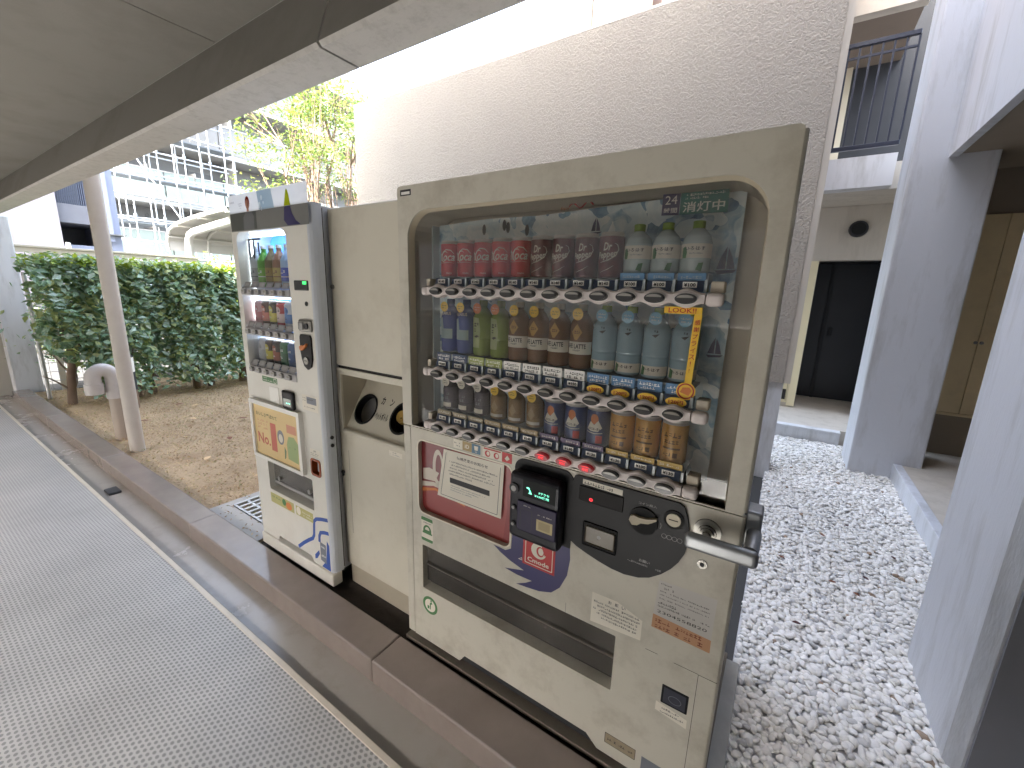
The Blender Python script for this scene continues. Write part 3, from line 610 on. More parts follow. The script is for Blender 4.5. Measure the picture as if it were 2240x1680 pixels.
# ---- lower door
notch = [(.292, .012), (.318, .048), (.842, .048), (.882, .012)]
outer = [(.0415, .012)]+notch+[(1.190, .012), (1.190, .959), (.0415, .959)]
slot = rrect(.093, .910, .263, .464, .004, 2); pbox = rrect(.078, .518, .609, .915, .03, 6)
lo = MB(M_CREAM); lo.plate([outer, slot[::-1], pbox[::-1]], 0, .045); lo = lo.build('lower_door', vm)
b = MB(M_CREAM); b.rbox(0, .0385, 0, .045, .012, .9585, .004); b.build('hinge_strip', vm)
b = MB(M_CREAM); b.cyl((1.186, .012, .013), (1.186, .012, .958), .012, n=12); b.build('edge_roll', lo)
b = MB(M_RUBBER); b.box(1.1448, 1.146, -.0006, .002, .02, .467); b.box(1.146, 1.192, -.0006, .002, .4665, .4675); b.box(1.0, 1.035, -.0005, .002, .4705, .4715); b.box(1.08, 1.1447, -.0005, .002, .4675, .4685); b.box(.7395, .7403, -.0005, .002, .463, .50); b.build('panel_seams', lo)
b = MB(M_DGREY); b.box(.26, .92, .02, .044, .0, .06); b.build('notch_back', lo)
# delivery slot
dl = MB(M_BLACKM); dl.box(.085, .918, .10, .11, .25, .47); dl.box(.085, .0925, .03, .10, .26, .47); dl.box(.9105, .918, .03, .10, .26, .47); dl.box(.085, .918, .03, .10, .255, .2625); dl.build('delivery_bay', lo)
M_FLAP = glass_mat('smoked_flap', (.35, .33, .30), .1, .35, .2)
fl = MB(M_FLAP); fl.box(.098, .905, .022, .026, .29, .461); fl.build('delivery_flap', lo)
b = MB(mat('worn_flap_lip', S(88, 82, 74), .4, var=.2, scale=20)); b.rbox(.098, .905, .014, .03, .366, .374, .002); b.build('flap_lip', lo)
# poster box
M_POST = mat('red_poster', S(150, 62, 58), .3, var=.12, scale=7)
pb = MB(M_POST); pb.rect(.07, .525, .60, .925, .02); pb = pb.build('drink_poster', lo)
b = MB(mat('poster_dark_red', S(120, 44, 46), .3, var=.2)); b.poly([(.078, .735), (.078, .905), (.1, .915), (.24, .915), (.2, .8), (.215, .745)], .0195)
b.use(mat('poster_white', S(206, 196, 182), .4, var=.08)); b.poly([(.078, .712), (.14, .728), (.24, .722), (.24, .735), (.14, .745), (.078, .733)], .019); b.plate([ell(.165, .81, .028, .075), ell(.168, .81, .016, .055)], .019, .0195, False)
b.poly([(.085, .745), (.15, .75), (.17, .79), (.12, .80), (.085, .79)], .0188); b.use(M_ORANGE); b.poly([(.078, .690), (.15, .712), (.3, .690), (.3, .696), (.15, .722), (.078, .705)], .0186); b.build('poster_artwork', pb)
b = MB(mat('poster_shade', S(132, 48, 48), .3)); b.poly([(.475, .62), (.51, .62), (.51, .9), (.48, .9), (.49, .75)], .0187); b.build('poster_band', pb)
nt_ = MB(M_PAPER); nt_.poly([(.168, .702), (.468, .701), (.477, .905), (.202, .899)], .012); nt_.use(M_INK)
nt_.text('価格改定のお知らせ', .337, .8795, .0125, .0114, .142, bold=.012)
for i, (xa, xb) in enumerate(((.23, .45), (.24, .42), (.232, .43), (.225, .44), (.23, .34))): nt_.scrib(xa, xb, .858-i*.0125, .0062, .0114, .92, i)
nt_.use(M_DGREY); nt_.poly([(.232, .772), (.418, .772), (.418, .793), (.232, .793)], .0114); nt_.use(M_GREYP)
for i in range(3): nt_.scrib(.236, .40-.03*i, .762-i*.009, .0045, .0114, .9, 30+i)
nt_.use(M_INK)
for a_, c_ in (((.186, .712), (.452, .711)), ((.452, .711), (.462, .893)), ((.186, .712), (.214, .888))):
    dx, dz = c_[0]-a_[0], c_[1]-a_[1]; L_ = math.hypot(dx, dz); px, pz = -dz/L_*.0009, dx/L_*.0009; nt_.poly([(a_[0]-px, a_[1]-pz), (c_[0]-px, c_[1]-pz), (c_[0]+px, c_[1]+pz), (a_[0]+px, a_[1]+pz)], .0114)
nt_.build('price_notice', lo)
b = MB(mat('poster_trim', S(226, 218, 200), .3)); b.plate([rrect(.074, .522, .605, .919, .034, 6), rrect(.080, .516, .611, .913, .028, 6)], -.002, .0); b.build('poster_trim', lo)
# icon stickers above the poster
b = MB(M_PAPER); b.rect(.261, .303, .9235, .9565, -.0006); b.use(M_INK); b.scrib(.265, .298, .944, .006, -.001, .9, 1); b.scrib(.268, .298, .934, .006, -.001, .9, 2)
b.use(mat('icon_bronze', S(160, 136, 84), .4)); b.rect(.3032, .345, .9235, .9568, -.0006); b.use(mat('icon_blue', S(70, 110, 134), .4)); b.rect(.3452, .384, .923, .957, -.0006)
b.use(M_PAPER); b.poly([(.358, .935), (.372, .935), (.374, .951), (.356, .951)], -.001); b.text('Edy', .365, .929, .006, -.001, bold=.02); b.text('iD', .324, .94, .014, -.001, .02, bold=.02); b.build('payment_icons', lo)
b = MB(M_PAPER); b.rect(.393, .475, .9225, .9575, -.0006); b.use(M_RED); b.rect(.4752, .515, .9225, .9575, -.0006); b.rect(.398, .47, .951, .9555, -.001)
for cx in (.415, .452): b.plate([ell(cx, .936, .0115, .0115, 18), ell(cx+.002, .937, .0065, .0075, 18)], -.001, -.0008, False)
b.use(M_PAPER); b.poly([(.486, .936), (.495, .929), (.506, .938), (.497, .949)], -.001); b.build('loyalty_icons', lo)
# payment reader
M_RDR = mat('reader_plastic', S(22, 22, 30), .5, var=.15, spec=.3); M_RDR2 = mat('reader_panel', S(38, 32, 60), .5, var=.1, spec=.3)
rp = MB(M_BLACK); rp.prism([(x, z) for x, z in rrect(.530, .742, .70, .955, .035, 6, (0, 0, 1, 1))], -.004, .0); rp = rp.build('reader_backing', lo)
rd = MB(M_RDR); rd.rbox(.538, .722, -.05, -.004, .695, .925, .016, 3); rd = rd.build('card_reader', lo)
b = MB(mat('reader_screen', S(10, 13, 14), .5, var=0, spec=.15)); b.rect(.592, .706, .855, .912, -.0515); b.use(M_GRNLED); b.text('Pアクセ', .668, .880, .0085, -.0522, .036, bold=.015); b.text('¥150使用', .660, .868, .0085, -.0522, .05, bold=.015); b.poly([(.613, .868), (.626, .868), (.619, .880)], -.0522); b.poly(ell(.611, .886, .006, .003, 10), -.0522); b.poly([(.612, .885), (.616, .885), (.622, .874), (.618, .874)], -.0522); b.build('reader_screen', rd)
b = MB(M_RDR2); b.rbox(.575, .715, -.056, -.05, .735, .838, .004); b.use(M_DGREY); b.plate([rrect(.588, .632, .745, .815, .006, 3), rrect(.590, .630, .745, .813, .005, 3)], -.0566, -.056, False); b.use(mat('reader_gold', S(168, 152, 104), .4)); b.rect(.648, .704, .757, .795, -.0566); b.use(mat('reader_gold2', S(140, 124, 80), .4)); b.rect(.656, .696, .763, .789, -.057); b.use(M_PAPER); b.scrib(.60, .625, .826, .004, -.0566, .9); b.scrib(.65, .70, .81, .004, -.0566, .8, 5); b.build('touch_panel', rd)
for z_, rr_ in ((.872, .017), (.806, .0095), (.748, .0095)):
    b = MB(M_DGREY); b.cyl((.5605, -.049, z_), (.5605, -.056, z_), rr_, n=18); b.use(M_GREY); b.cyl((.5605, -.056, z_), (.5605, -.0575, z_), rr_*.55, n=16); b.build('reader_button', rd)
# blue flame print with Cmode sticker
fp = MB(M_NAVY); fp.poly([(.448, .60), (.50, .598), (.522, .612), (.528, .70), (.742, .70), (.745, .66), (.738, .60), (.715, .545), (.685, .513), (.64, .497), (.59, .490), (.548, .486), (.585, .505), (.61, .523), (.55, .522), (.498, .528), (.535, .538), (.577, .550), (.52, .565), (.478, .582)], -.0006); fp = fp.build('flame_print', lo)
b = MB(M_RED); b.rect(.571, .693, .578, .692, -.0012); b.use(M_PAPER); b.plate([rrect(.580, .685, .586, .684, .002, 1), rrect(.583, .682, .589, .681, .002, 1)], -.0018, -.0016, False)
b.plate([ell(.632, .646, .029, .029), ell(.638, .645, .0145, .0185)], -.0018, -.0016, False); b.poly(ell(.640, .646, .010, .0135), -.0018); b.text('Cmode', .631, .604, .017, -.0018, .082, bold=.025); b.use(M_RED); b.poly([(.642, .668), (.66, .672), (.664, .64), (.655, .636)], -.0021); b.poly([(.637, .674), (.645, .667), (.655, .680)], -.0022); b.build('cmode_sticker', fp)
b = MB(M_PAPER); b.plate([[(.553, .5862), (.568, .597), (.570, .586)], [(.558, .588), (.5665, .594), (.568, .588)]], -.0012, -.001, False); b.build('arrow_print', fp)
# coin panel
cp_poly = [(.756, .953), (1.045, .953), (1.058, .946), (1.068, .92), (1.076, .885), (1.078, .85), (1.072, .815), (1.06, .785), (1.043, .758), (1.02, .732), (.99, .708), (.96, .695), (.92, .688), (.88, .690), (.84, .698), (.80, .709), (.765, .721), (.746, .732), (.742, .74), (.742, .939), (.746, .949)]
cpn = MB(M_BLACK); cpn.prism(cp_poly, -.008, .0); cpn = cpn.build('coin_panel', lo)
b = MB(M_PAPER); b.poly([(.773, .9315), (.894, .9285), (.894, .9455), (.773, .947)], -.0088); b.use(M_INK); b.scrib(.777, .865, .9375, .010, -.0093, .95, 8); b.build('coin_sticker', cpn)
b = MB(mat('led_window', S(14, 12, 12), .5, var=0, spec=.15)); b.rbox(.764, .899, -.0105, -.008, .879, .925, .002); b.use(M_REDLED); b.text('0', .803, .889, .011, -.0112, .012, bold=.03); b.build('price_display', cpn)
b = MB(M_BLACKM); b.rbox(.784, .89, -.0095, -.008, .738, .815, .004); b.use(mat('bill_slot_flap', S(96, 88, 74), .3, var=.2, scale=20)); b.rbox(.792, .884, -.012, -.0095, .748, .804, .004); b.use(M_GREY); b.poly(ell(.836, .778, .006, .006, 12), -.0126); b.build('return_flap', cpn)
lv = MB(M_BLACKM); lv.cyl((.958, -.008, .874), (.958, -.013, .874), .040, n=28); lv.use(mat('lever_gold', S(150, 138, 112), .4)); lv.prism([(.922, .872), (.925, .884), (.935, .889), (.95, .886), (.97, .888), (.996, .897), (.996, .891), (.975, .876), (.955, .872), (.946, .863), (.932, .860)], -.024, -.013); lv.build('return_lever', cpn)
cs = MB(M_BLACKM); cs.cyl((1.036, -.008, .904), (1.036, -.011, .904), .026, n=26); cs.use(mat('coin_disc', S(170, 162, 144), .5, .3)); cs.cyl((1.036, -.011, .904), (1.036, -.014, .904), .0185, n=26); cs.use(M_BLACKM); cs.rect(1.024, 1.048, .9025, .9055, -.0145); cs.build('coin_slot', cpn)
b = MB(M_GREY); b.text('コイン投入', .965, .924, .007, -.0086, .05, bold=.01); b.text('お願い', .972, .752, .009, -.0086, .03, bold=.01); b.scrib(.925, 1.025, .7405, .006, -.0086, .85, 6)
for i in range(4): b.plate([ell(1.016+i*.0135, .8485, .0068, .0068, 16), ell(1.016+i*.0135, .8485, .0058, .0058, 16)], -.0086, -.0084, False)
b.tube([(1.004, -.009, .884), (1.006, -.009, .875), (1.004, -.009, .866)], .0012, 5); b.build('coin_lettering', cpn)
# lock and cast handle
lk = MB(M_CHROME); lk.prism(ell(1.118, .897, .0325, .0325, 28, R(-35), R(215)), -.006, 0)
for r_, d_ in ((.022, .012), (.017, .018), (.010, .026)): lk.cyl((1.118, -.004, .893), (1.118, -d_, .893), r_, n=22)
lk.build('lock', lo)
hd = MB(M_CAST); path = [(1.20, .052, .915), (1.214, .045, .915), (1.219, .02, .913), (1.219, -.03, .908), (1.217, -.058, .904)]
hd.tube(path, [.016, .017, .017, .0165, .017], 14)
hd.rbox(1.075, 1.236, -.078, -.052, .872, .915, .0125, 5); hd.rbox(1.192, 1.232, .02, .085, .875, .97, .008, 3); hd.build('door_handle', lo)
b = MB(M_CHROME); b.cyl((1.1165, 0, .80), (1.1165, -.004, .80), .012, n=20); b.use(M_DGREY); b.cyl((1.1165, -.004, .80), (1.1165, -.0055, .80), .006, n=6); b.build('bolt', lo)
b = MB(M_RUBBER); b.prism(ell(1.14, .845, .03, .01, 16), -.001, 0); b.build('handle_pad', lo)
# stickers on the lower door
b = MB(M_PAPER); b.poly([(.826, .478), (.983, .489), (.983, .556), (.905, .584), (.826, .582)], -.0006); b.use(M_INK)
for i, ch in enumerate('お願い'): b.text(ch, .884+i*.021, .5705, .0105, -.001, bold=.012)
for i, (xa, xb) in enumerate(((.833, .975), (.845, .978), (.833, .972), (.845, .975), (.86, .972))): b.scrib(xa, xb, .5555-i*.0125, .0068, -.001, .93, i)
b.build('request_notice', lo)
b = MB(mat('info_label', S(196, 192, 186), .5, var=.05)); b.poly([(1.010, .597), (1.163, .588), (1.164, .713), (1.017, .708)], -.0006); b.use(mat('label_orange', S(186, 140, 104), .5, var=.08)); b.poly([(1.009, .553), (1.164, .548), (1.163, .5875), (1.010, .5965)], -.0006)
b.use(M_DGREY)
for i, (xa, xb, hh) in enumerate(((1.022, 1.05, .005), (1.027, 1.06, .007), (1.022, 1.15, .005), (1.022, 1.155, .004), (1.022, 1.15, .004))): b.scrib(xa, xb, .700-i*.0115, hh, -.001, .85, i)
b.use(M_INK); b.scrib(1.020, 1.07, .640, .008, -.001, .95, 3); b.scrib(1.020, 1.155, .629, .006, -.001, .8, 4); b.text('2304558820', 1.085, .611, .009, -.001, .13)
b.use(mat('label_brown', S(126, 70, 44), .5)); b.scrib(1.018, 1.14, .580, .013, -.001, .95, 5); b.scrib(1.018, 1.15, .562, .013, -.001, .9, 6); b.build('service_label', lo)
b = MB(M_BLACK); b.rbox(1.057, 1.132, -.0015, .004, .318, .384, .004); b.use(mat('worn_face', S(52, 54, 66), .3, var=.5, scale=25)); b.rect(1.064, 1.125, .325, .377, -.002); b.use(M_GREYP); b.plate([ell(1.096, .347, .018, .013, 18), ell(1.096, .347, .0165, .0115, 18)], -.0024, -.0022, False); b.build('sensor_window', lo)
b = MB(M_PAPER); b.poly([(1.046, .285), (1.134, .272), (1.134, .302), (1.046, .316)], -.0005); b.use(M_DGREY); b.scrib(1.058, 1.12, .302, .007, -.0009, .8, 3); b.scrib(1.06, 1.125, .289, .006, -.0009, .7, 7); b.build('worn_label', lo)
b = MB(mat('scuffed_label', S(150, 136, 112), .6, var=.3, scale=30)); b.rect(.906, 1.006, .058, .098, -.0005); b.use(M_DGREY); b.plate([rrect(.906, 1.006, .058, .098, .002, 1), rrect(.9075, 1.0045, .0595, .0965, .002, 1)], -.0009, -.0007, False); b.scrib(.915, .998, .078, .010, -.0009, .6, 2); b.build('rating_label', lo)
b = MB(M_GREYP); b.rect(1.025, 1.13, .015, .09, -.0005); b.build('grey_label', lo)
b = MB(M_GREEN); b.poly(ell(.132, .193, .041, .041, 32), -.0006); b.use(M_PAPER); b.poly(ell(.132, .193, .029, .029, 28), -.001); b.use(M_GREEN); b.poly([(.13, .175), (.135, .175), (.137, .2), (.146, .205), (.14, .213), (.131, .205)], -.0014); b.poly(ell(.138, .2165, .0045, .0045, 10), -.0014); b.poly([(.118, .175), (.127, .175), (.128, .19), (.117, .19)], -.0014); b.build('recycling_mark', lo)
b = MB(M_PAPER); b.poly(rrect(.090, .152, .487, .592, .008, 4), -.0006); b.use(M_GREEN); b.poly(rrect(.090, .152, .577, .592, .006, 3, (0, 0, 1, 1)), -.001); b.poly(rrect(.090, .152, .487, .500, .006, 3, (1, 1, 0, 0)), -.001); b.plate([ell(.122, .535, .022, .025, 20, 0, PI)+[(.10, .528), (.144, .528)], ell(.122, .538, .012, .014, 20, 0, PI)], -.001, -.0008, False); b.rect(.096, .149, .521, .528, -.001); b.use(M_DGREY); b.scrib(.1, .145, .569, .005, -.001, .9); b.build('eco_mark', lo)
b = MB(M_DGREY); b.rect(.016, .069, 1.797, 1.817, -.0006); b.use(M_WPLAS); b.rect(.022, .063, 1.801, 1.810, -.001); b.build('maker_plate', fr)

# ================================================================== drinks behind the glass (each a thing of its own)
def wrap(cx, cy, R_): return lambda x, y, z: (cx+(R_-y)*math.sin(x/R_), cy-(R_-y)*math.cos(x/R_), z)
M_ALU = mat('can_rim', S(222, 218, 214), .4, 0, var=.03)
def strip_poly(mb, pts, wdt, y):
    # flat brush stroke through (x,z) points, widths per point
    up_, dn = [], []
    for i, (x, z) in enumerate(pts):
        a = pts[max(0, i-1)]; c = pts[min(len(pts)-1, i+1)]; dx, dz = c[0]-a[0], c[1]-a[1]; L_ = math.hypot(dx, dz) or 1; w_ = wdt[i]/2
        up_.append((x-dz/L_*w_, z+dx/L_*w_)); dn.append((x+dz/L_*w_, z-dx/L_*w_))
    n_ = len(pts); mb.add([(x, y, z) for x, z in up_]+[(x, y, z) for x, z in dn], [(i, i+1, n_+i+1, n_+i) for i in range(n_-1)])
M_COLA = mat('red_can_print', S(186, 36, 40), .35, .1, var=.08); M_DRP = mat('maroon_can_print', S(92, 24, 32), .3, .1, var=.1)
def make_can(kind):
    t = thing('drink_can', (0, 0, 0), 'x', 'can'); Rr = .0348; Hh = .124
    body = {'cola': M_COLA, 'maroon': M_DRP, 'blue': bpy.data.materials.get('blue_can_print') or mat('blue_can_print', S(58, 72, 116), .35, .1, var=.1), 'gold': bpy.data.materials.get('gold_can_print') or mat('gold_can_print', S(206, 154, 72), .35, .1, var=.3, scale=25)}[kind]
    b = MB(); b.lathe([(.028, 0), (.033, .004), (.0348, .010), (.0348, .113), (.031, .119), (.031, .124), (.029, .1245), (.0005, .120)], n=28, zones=[M_ALU, body, body, M_ALU, M_ALU, M_ALU, M_ALU]); b.build('can_body', t, local=True)
    g = MB(M_PAPER); g.cut = .006; g.xf = wrap(0, 0, Rr+.0004)
    if kind == 'cola':
        pts = [(.012, .083), (.006, .088), (-.004, .086), (-.012, .074), (-.012, .060), (-.004, .054), (.004, .058)]; strip_poly(g, pts, [.001, .003, .004, .006, .006, .003, .001], 0)
        strip_poly(g, [(-.006, .086), (.008, .094), (.024, .092), (.036, .08)], [.001, .003, .003, .001], 0); g.text('oca', .017, .066, .019, 0, .042, shear=.3, bold=.015); g.text('a', -.026, .07, .03, 0, .014, shear=.3, bold=.015); g.text('-', -.018, .078, .003, 0, .006)
        strip_poly(g, [(-.03, .052), (-.01, .0495), (.02, .052), (.036, .05)], [.0025, .001, .001, .0005], 0); g.scrib(.008, .03, .016, .005, 0, .9)
    elif kind == 'maroon':
        g.text('Dr', .001, .086, .021, 0, .024, shear=.2, bold=.025); g.text('Pepper', -.001, .063, .024, 0, .058, shear=.2, bold=.02, rot=.12)
        strip_poly(g, [(-.02, .044), (.004, .05), (.024, .062), (.032, .078), (.028, .09), (.02, .094)], [.001, .003, .003, .0025, .002, .001], 0); strip_poly(g, [(-.018, .018), (.004, .026), (.02, .036)], [.0005, .002, .0005], 0)
    elif kind == 'blue':
        g.use(M_ORANGE); g.poly(ell(.0, .088, .012, .016, 14), 0); g.use(M_PAPER); g.poly([(-.024, .055), (-.012, .08), (0, .07), (.012, .085), (.024, .062), (.012, .05), (-.01, .05)], -.0002); g.use(M_DGREY); g.scrib(-.018, .018, .058, .007, -.0004, .95); g.use(M_RED); g.rect(.006, .026, .014, .038, 0); g.use(M_PAPER); strip_poly(g, [(-.026, .046), (0, .044), (.026, .046)], [.002, .003, .002], 0)
    else:
        g.use(mat('gold_can_dark', S(96, 64, 26), .4)); g.rect(-.024, .024, .045, .050, 0); g.scrib(-.022, .022, .085, .016, 0, .95, 2); g.scrib(-.02, .02, .066, .012, 0, .95, 5); g.rect(.006, .018, .022, .036, 0); g.scrib(-.02, .0, .03, .01, 0, .9, 7)
    g.build('can_print', t, local=True); return t
def make_bottle(kind):
    t = thing('drink_bottle', (0, 0, 0), 'x', 'bottle')
    if kind == 'water_small':
        clear = bpy.data.materials.get('pet_clear') or mat('pet_clear', S(190, 204, 202), .15, var=.1); b = MB()
        b.lathe([(.0005, 0), (.033, .001), (.0352, .006), (.0348, .03), (.0352, .032), (.0352, .074), (.034, .077), (.030, .09), (.016, .106), (.013, .108)], n=28, zones=[clear]*9); b.build('bottle_body', t, local=True)
        c = MB(mat('green_cap', S(126, 156, 50), .4)); c.lathe([(.0145, .108), (.0145, .124), (.013, .1255), (.0005, .1255)], n=20); c.build('cap', t, local=True)
        g = MB(M_PAPER); g.lathe([(.0355, .036), (.0355, .070)], n=28); g.cut = .006; g.xf = wrap(0, 0, .036); g.use(M_INK); g.text('い·ろ·は·す', .003, .0585, .0095, 0, .046, bold=.02); g.use(M_GREYP); g.scrib(-.01, .022, .047, .004, 0, .8); g.use(M_GREEN); g.poly([(-.03, .036), (-.018, .036), (-.016, .05), (-.022, .064), (-.03, .06)], 0); g.poly([(.008, .008), (.022, .004), (.026, .026), (.014, .024)], 0); g.build('bottle_label', t, local=True); return t
    tall = kind in ('sport', 'tea', 'latte', 'water')
    cfg = {'sport': (S(84, 100, 160), S(54, 70, 120), S(60, 76, 130)), 'tea': (S(132, 152, 66), S(112, 128, 56), S(150, 160, 80)), 'latte': (S(116, 82, 58), S(86, 60, 42), S(226, 218, 204)), 'water': (S(160, 186, 198), S(118, 146, 164), S(180, 200, 90)), 'black_coffee': (S(84, 78, 88), S(54, 50, 56), S(70, 64, 72)), 'brown_coffee': (S(140, 112, 74), S(104, 82, 54), S(130, 102, 68))}[kind]
    mb_, ml_, mc_ = [bpy.data.materials.get(f'{kind}_{q}') or mat(f'{kind}_{q}', c, .25, var=.12, scale=15) for q, c in zip(('body', 'label', 'cap'), cfg)]
    s_ = 1 if tall else .62; r_ = .0352 if tall else .0295; b = MB()
    H_ = .19 if tall else .125
    prof = [(.0005, 0), (r_*.9, .002), (r_, .008*s_), (r_, .055*s_), (r_*.97, .06*s_), (r_, .065*s_), (r_, .12*s_), (r_*.93, .135*s_), (r_*.62, .155*s_), (.013, .165*s_), (.013, H_-.018)]
    b.lathe(prof, n=26, zones=[mb_]*10); b.build('bottle_body', t, local=True)
    c = MB(mc_); c.lathe([(.0142, H_-.018), (.0142, H_-.003), (.013, H_-.001), (.0005, H_-.001)], n=18); c.build('cap', t, local=True)
    g = MB(M_PAPER); g.cut = .006; g.xf = wrap(0, 0, r_+.0005)
    if kind == 'sport':
        g.use(mat('pale_blue_print', S(150, 170, 176), .4)); g.rect(-.028, .03, .05, .085, 0); g.poly([(-.028, .085), (-.005, .085), (-.01, .125), (-.028, .12)], 0); g.use(M_PAPER); g.text('AQUARIUS', .0, .138, .013, 0, .05, bold=.01)
    elif kind == 'tea':
        g.use(mat('pale_green_print', S(170, 180, 130), .4)); g.poly([(-.024, .03), (.008, .03), (.012, .09), (.006, .13), (-.024, .134)], 0); g.use(M_INK); g.poly([(-.014, .068), (-.004, .063), (.008, .069), (.0, .073)], -.0003); g.scrib(-.014, .006, .108, .014, -.0003, .95, 1); g.scrib(-.014, .004, .09, .014, -.0003, .95, 2)
    elif kind == 'latte':
        g.rect(-.05, .05, .045, .082, 0); g.use(mat('gold_print', S(190, 150, 80), .4)); g.poly([(-.018, .11), (-.006, .088), (.002, .088), (.016, .11), (.0, .134)], 0); g.use(M_INK); g.text('CAFE LATTE', -.006, .069, .014, -.0003, .07, bold=.03); g.scrib(-.016, .012, .057, .005, -.0003, .9); g.use(M_DRP); g.scrib(-.008, .008, .11, .01, -.0003, .9)
    elif kind == 'water':
        g.rect(-.05, .05, .010, .036, 0); g.use(M_INK); g.text('い·ろ·は·す', .0, .026, .009, -.0003, .046, bold=.02); g.use(M_GREEN); g.poly([(-.034, .010), (-.02, .010), (-.018, .03), (-.03, .036)], -.0003); g.use(M_DGREY); g.poly([(-.006, .118), (.004, .112), (.014, .122), (.002, .120)], 0); g.scrib(-.008, .01, .128, .008, 0, .6)
    elif kind == 'black_coffee':
        g.rect(-.02, .02, .01, .026, 0); g.use(M_GREYP); g.scrib(-.014, .014, .045, .01, 0, .8, 1); g.scrib(-.014, .014, .06, .01, 0, .7, 2)
    else:
        g.use(M_IN); g.rect(-.03, .03, .012, .022, 0); g.use(mat('bronze_print', S(150, 124, 82), .5)); g.poly([(-.014, .045), (0, .028), (.014, .045), (0, .07)], 0)
    g.build('bottle_label', t, local=True)
    bc = {'sport': M_YEL, 'tea': M_ORANGE, 'latte': M_YEL, 'water': bpy.data.materials.get('badge_blue') or mat('badge_blue', S(110, 170, 200), .4), 'black_coffee': M_PAPER, 'brown_coffee': M_YEL}[kind]
    z_ = H_-.028 if tall else H_-.02; k = MB(bc); k.prism(ell(0, z_, .0165, .0175, 20), -r_-.0018, -r_-.0004, True); k.use(M_DGREY if kind not in ('tea', 'water') else M_PAPER); k.scrib(-.011, .011, z_+.004, .005, -r_-.0022, .9); k.scrib(-.01, .01, z_-.004, .005, -r_-.0022, .9); k.build('neck_badge', t, local=True)
    return t
def row_of(maker, kind, cols, z, base, group, dz=0):
    src = maker(kind); nn = len(cols)
    for j, i in enumerate(cols):
        pos = 'only' if nn == 1 else 'leftmost' if j == 0 else 'rightmost' if j == nn-1 else ORD[j]+' from the left'
        lab = base.replace('@', pos)
        if j == 0: src.location = (BX[i]-.004, .068, z+dz); src['label'] = lab; src['group'] = group
        else: dup(src, (BX[i]-.004, .068, z+dz), lab, group)
row_of(make_can, 'cola', range(0, 5), 1.523, 'red cola can, @ of five on the top shelf', 'red cola cans on the top shelf')
row_of(make_can, 'maroon', range(5, 9), 1.523, 'dark maroon soda can, @ of four on the top shelf', 'maroon soda cans on the top shelf')
row_of(make_bottle, 'water_small', range(9, 12), 1.539, 'green capped water bottle, @ of three on the top shelf', 'water bottles on the top shelf')
row_of(make_bottle, 'sport', range(0, 2), 1.262, 'navy sports drink bottle, @ of two on the middle shelf', 'blue bottles on the middle shelf')
row_of(make_bottle, 'tea', range(2, 4), 1.262, 'green tea bottle, @ of two on the middle shelf', 'green tea bottles on the middle shelf')
row_of(make_bottle, 'latte', range(4, 8), 1.262, 'brown latte bottle, @ of four on the middle shelf', 'coffee bottles on the middle shelf')
row_of(make_bottle, 'water', range(8, 12), 1.262, 'pale blue water bottle, @ of four on the middle shelf', 'water bottles on the middle shelf')
row_of(make_bottle, 'black_coffee', range(0, 3), 1.047, 'small black coffee bottle, @ of three on the bottom shelf', 'dark coffee bottles on the bottom shelf')
row_of(make_bottle, 'brown_coffee', range(3, 6), 1.047, 'small brown coffee bottle, @ of three on the bottom shelf', 'brown coffee bottles on the bottom shelf')
row_of(make_can, 'blue', range(6, 9), 1.034, 'navy coffee can with white print, @ of three on the bottom shelf', 'navy coffee cans on the bottom shelf')
row_of(make_can, 'gold', range(9, 12), 1.034, 'gold coffee can, @ of three on the bottom shelf', 'gold coffee cans on the bottom shelf')
# shelves the drinks stand on
for z in (1.521, 1.260, 1.032):
    b = MB(M_CLEAR); b.box(.158, 1.04, .031, .11, z-.006, z-.001); b.build('display_shelf', vm)
for xa, xb, za, zb in ((.823, 1.04, 1.5205, 1.538), (.16, .60, 1.0315, 1.046)):
    b = MB(M_CLEAR); b.box(xa, xb, .034, .10, za, zb); b.build('riser', vm)

# ================================================================== SMALL VENDING MACHINE (front y=0, x -1.235..-.535)
v2 = thing('vending_machine', (-.885, .33, -.03), 'smaller white vending machine with lit windows and poster sheet on top', 'vending machine')
M_B = M_CREAM2
b = MB(M_BLUEG); b.rbox(-1.23, -.566, .18, .64, .03, 1.826, .006); b.plate([[(-1.23, .03), (-.566, .03), (-.566, 1.826), (-1.23, 1.826)], [(-1.2, .06), (-1.2, 1.8), (-.58, 1.8), (-.58, .06)]], .068, .179); b.build('cabinet', v2)
b = MB(M_RUBBER); b.plate([[(-1.222, .055), (-.548, .055), (-.548, 1.815), (-1.222, 1.815)], [(-1.2, .08), (-1.2, 1.79), (-.565, 1.79), (-.565, .08)]], .056, .067); b.build('door_gasket', v2)
M_BK = mat('bright_liner', S(214, 222, 230), .5, var=.04)
outer = [(-1.235, .048), (-1.066, .048), (-1.05, .078), (-.735, .078), (-.714, .048), (-.563, .048), (-.563, 1.83), (-1.235, 1.83)]
wn = rrect(-1.190, -.735, 1.022, 1.735, .045, 6, (0, 0, 1, 1)); sl = rrect(-1.102, -.675, .358, .530, .008, 3); cd = rrect(-.668, -.594, .565, .648, .014, 3)
dr = MB(M_B); dr.plate([outer, wn[::-1], sl[::-1], cd[::-1]], 0, .055); dr = dr.build('door', v2)
b = MB(M_BLUEG); zz = (.048, 1.83); prof = [(-.563, 0), (-.552, .003), (-.543, .012), (-.538, .026), (-.536, .055)]
for (xa, ya), (xb, yb) in zip(prof, prof[1:]): b.add([(xa, ya, zz[0]), (xb, yb, zz[0]), (xb, yb, zz[1]), (xa, ya, zz[1])], [(0, 1, 2, 3)], True)
